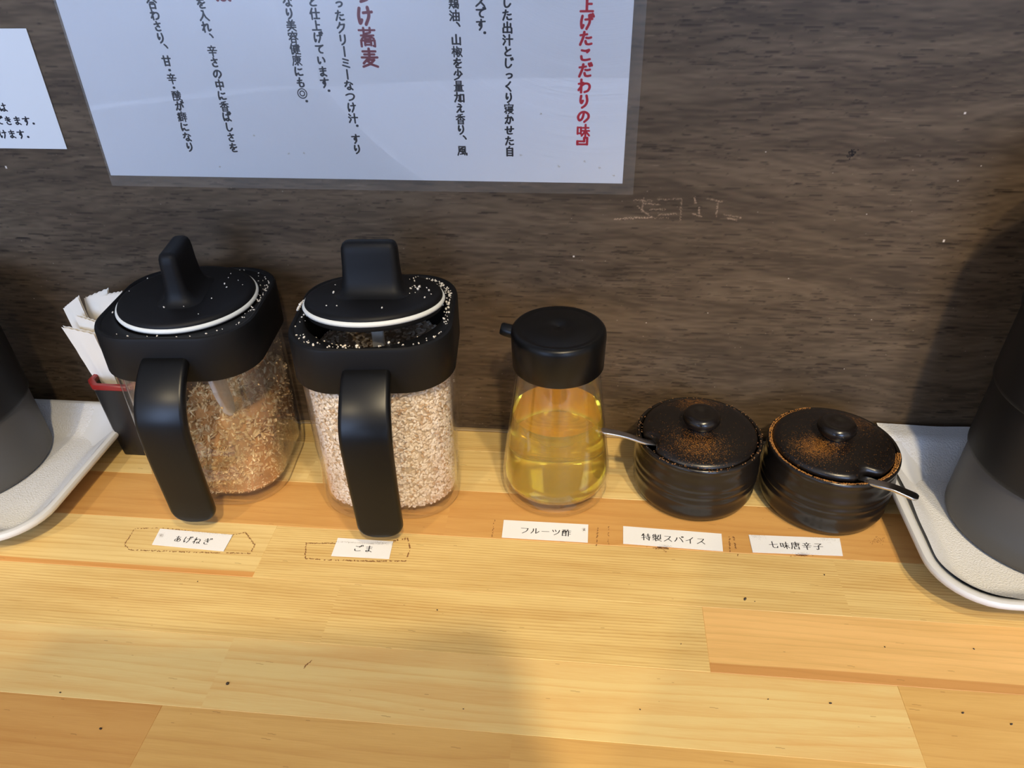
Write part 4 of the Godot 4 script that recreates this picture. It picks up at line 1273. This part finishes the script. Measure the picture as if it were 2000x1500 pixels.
func diner() -> void:
	var B := Basis.from_euler(eye_turn)
	var from := func(r: float, u: float, b: float) -> Vector3: return eye + B * Vector3(r, u, b)
	# the phone: its lens sits at the camera's place
	var ph := thing("smartphone", "black smartphone held level above the counter in both hands", "phone", eye + B * Vector3(-0.058, -0.022, 0.009))
	ph.basis = B * Basis(Vector3.RIGHT, PI / 2)
	var st := start()
	var loops := []
	for e in [[-0.0040, 0.0012], [-0.0030, 0.0], [0.0030, 0.0], [0.0040, 0.0012]]: loops.append(rect_loop(0.0735 - e[1], 0.0355 - e[1], 0.009, e[0], 6))
	loft(st, loops)
	put("body", done(st), mat(Color8(28, 28, 32), 0.3), ph)
	put("screen", box(Vector3(-0.071, 0.0040, -0.033), Vector3(0.071, 0.0043, 0.033), 0.0001), mat(Color8(20, 22, 28), 0.1), ph)
	# the person
	var skin := Color(0.50, 0.30, 0.20)
	var cloth := Color(0.05, 0.055, 0.07)
	st = start()
	var neck := Vector3(0.24, 0.46, 0.84)
	var chest := Vector3(0.24, 0.26, 0.89)
	var hip := Vector3(0.24, -0.12, 0.92)
	var sl := Vector3(0.07, 0.36, 0.87)
	var sr := Vector3(0.41, 0.36, 0.87)
	var el := Vector3(0.0, 0.10, 0.72)
	var er := Vector3(0.46, 0.10, 0.70)
	var wl: Vector3 = from.call(-0.165, -0.060, 0.045)
	var wr: Vector3 = from.call(0.050, -0.075, 0.045)
	var head := Vector3(0.24, 0.62, 0.78)
	var body := [[neck, chest, 0.055, 0.12], [chest + Vector3(-0.07, 0, 0), chest + Vector3(0.07, 0, 0), 0.115, 0.115], [chest, hip, 0.125, 0.13], [hip + Vector3(-0.06, 0, 0), hip + Vector3(0.06, 0, 0), 0.125, 0.125],
		[sl, sr, 0.062, 0.062], [sl, el, 0.052, 0.042], [el, wl, 0.042, 0.027], [sr, er, 0.052, 0.042], [er, wr, 0.042, 0.027], [neck, head, 0.052, 0.06],
		[hip + Vector3(-0.09, -0.02, 0), Vector3(0.14, -0.17, 0.50), 0.085, 0.058], [hip + Vector3(0.09, -0.02, 0), Vector3(0.34, -0.17, 0.50), 0.085, 0.058],
		[Vector3(0.14, -0.17, 0.50), Vector3(0.14, -0.70, 0.55), 0.056, 0.038], [Vector3(0.34, -0.17, 0.50), Vector3(0.34, -0.70, 0.55), 0.056, 0.038], [Vector3(0.14, -0.755, 0.57), Vector3(0.14, -0.77, 0.41), 0.042, 0.030], [Vector3(0.34, -0.755, 0.57), Vector3(0.34, -0.77, 0.41), 0.042, 0.030]]
	nets(st, body, Vector3(-0.10, -0.84, 0.36), Vector3(0.60, 0.72, 1.12), 0.02, 0.03, func(p: Vector3) -> Color: return skin if p.distance_to(wl) < 0.05 or p.distance_to(wr) < 0.05 or p.y > 0.44 else cloth)
	var face := (eye - head).normalized()
	var across := Vector3.UP.cross(-face).normalized() * -1.0
	var top := across.cross(face).normalized()
	if top.y < 0: top = -top
	var hp := [[head + top * 0.03 - face * 0.015, head - top * 0.01 - face * 0.01, 0.082, 0.08], [head - top * 0.02 + face * 0.02, head - top * 0.085 + face * 0.045, 0.066, 0.036], [head + face * 0.07 + top * 0.005, head + face * 0.092 - top * 0.03, 0.008, 0.013],
		[head + across * 0.078 + top * 0.01, head + across * 0.08 - top * 0.03, 0.014, 0.010], [head - across * 0.078 + top * 0.01, head - across * 0.08 - top * 0.03, 0.014, 0.010], [head + face * 0.078 - top * 0.055 + across * 0.015, head + face * 0.078 - top * 0.055 - across * 0.015, 0.007, 0.007],
		[head + face * 0.066 + top * 0.028 + across * 0.042, head + face * 0.072 + top * 0.03 + across * 0.016, 0.009, 0.009], [head + face * 0.066 + top * 0.028 - across * 0.042, head + face * 0.072 + top * 0.03 - across * 0.016, 0.009, 0.009]]
	nets(st, hp, head - Vector3.ONE * 0.14, head + Vector3.ONE * 0.14, 0.007, 0.012, func(_p: Vector3) -> Color: return skin)
	for side in [-1, 1]:
		# the phone's short edge is at r = edge; fingers close round it, thumb on the screen side
		var edge := -0.1315 if side == -1 else 0.0155
		var w: Vector3 = wl if side == -1 else wr
		var hand := []
		var palm: Vector3 = from.call(edge + side * 0.016, -0.030, 0.024)
		hand.append([w, palm, 0.024, 0.021])
		for f in 4:
			var u := 0.004 - f * 0.0205
			var reach: float = [0.021, 0.026, 0.024, 0.016][f]
			var k0: Vector3 = from.call(edge + side * 0.020, u - 0.004, 0.018)
			var k1: Vector3 = from.call(edge + side * 0.0125, u, -0.0035)
			var k2: Vector3 = from.call(edge - side * (reach - 0.010), u + 0.002, -0.0040)
			hand += [[palm, k0, 0.014, 0.0105], [k0, k1, 0.0098, 0.0088], [k1, k2, 0.0086, 0.0072]]
		var t0: Vector3 = from.call(edge + side * 0.010, -0.024, 0.030)
		hand += [[palm, t0, 0.014, 0.0115], [t0, from.call(edge - side * 0.024, -0.012, 0.0235), 0.0105, 0.009]]
		var lo := Vector3.ONE * 9.0
		var hi := -lo
		for c in hand:
			for e in [c[0], c[1]]:
				lo = lo.min(e); hi = hi.max(e)
		nets(st, hand, lo - Vector3.ONE * 0.035, hi + Vector3.ONE * 0.035, 0.004, 0.006, func(_p: Vector3) -> Color: return skin)
	var m := mat(Color.WHITE, 0.7)
	m.vertex_color_use_as_albedo = true
	var person := thing("person", "person in dark clothes sitting on a stool and holding up a phone", "person")
	put("body", done(st), m, person)
	st = start()
	nets(st, [[head + top * 0.035 - face * 0.022, head + top * 0.005 - face * 0.03, 0.090, 0.085], [head + top * 0.055 + face * 0.03, head + top * 0.05 - face * 0.03, 0.058, 0.075]], head - Vector3.ONE * 0.16, head + Vector3.ONE * 0.16, 0.01, 0.02, func(_p: Vector3) -> Color: return Color(0.02, 0.017, 0.015))
	put("hair", done(st), m, person)
	var stool := thing("bar_stool", "round wooden bar stool under the person", "stool", Vector3(0.24, -0.8, 0.94))
	put("seat", lathe([[0.155, 0.50], [0.165, 0.505], [0.17, 0.515], [0.165, 0.535], [0.15, 0.54]], 40), mat(Color8(96, 66, 44), 0.5), stool)
	for k in 4:
		var t := TAU * (k + 0.5) / 4
		put("leg", tube([Vector3(cos(t) * 0.17, 0.0, sin(t) * 0.17), Vector3(cos(t) * 0.12, 0.502, sin(t) * 0.12)], 0.014, 10), mat(Color8(60, 44, 34), 0.5), stool)
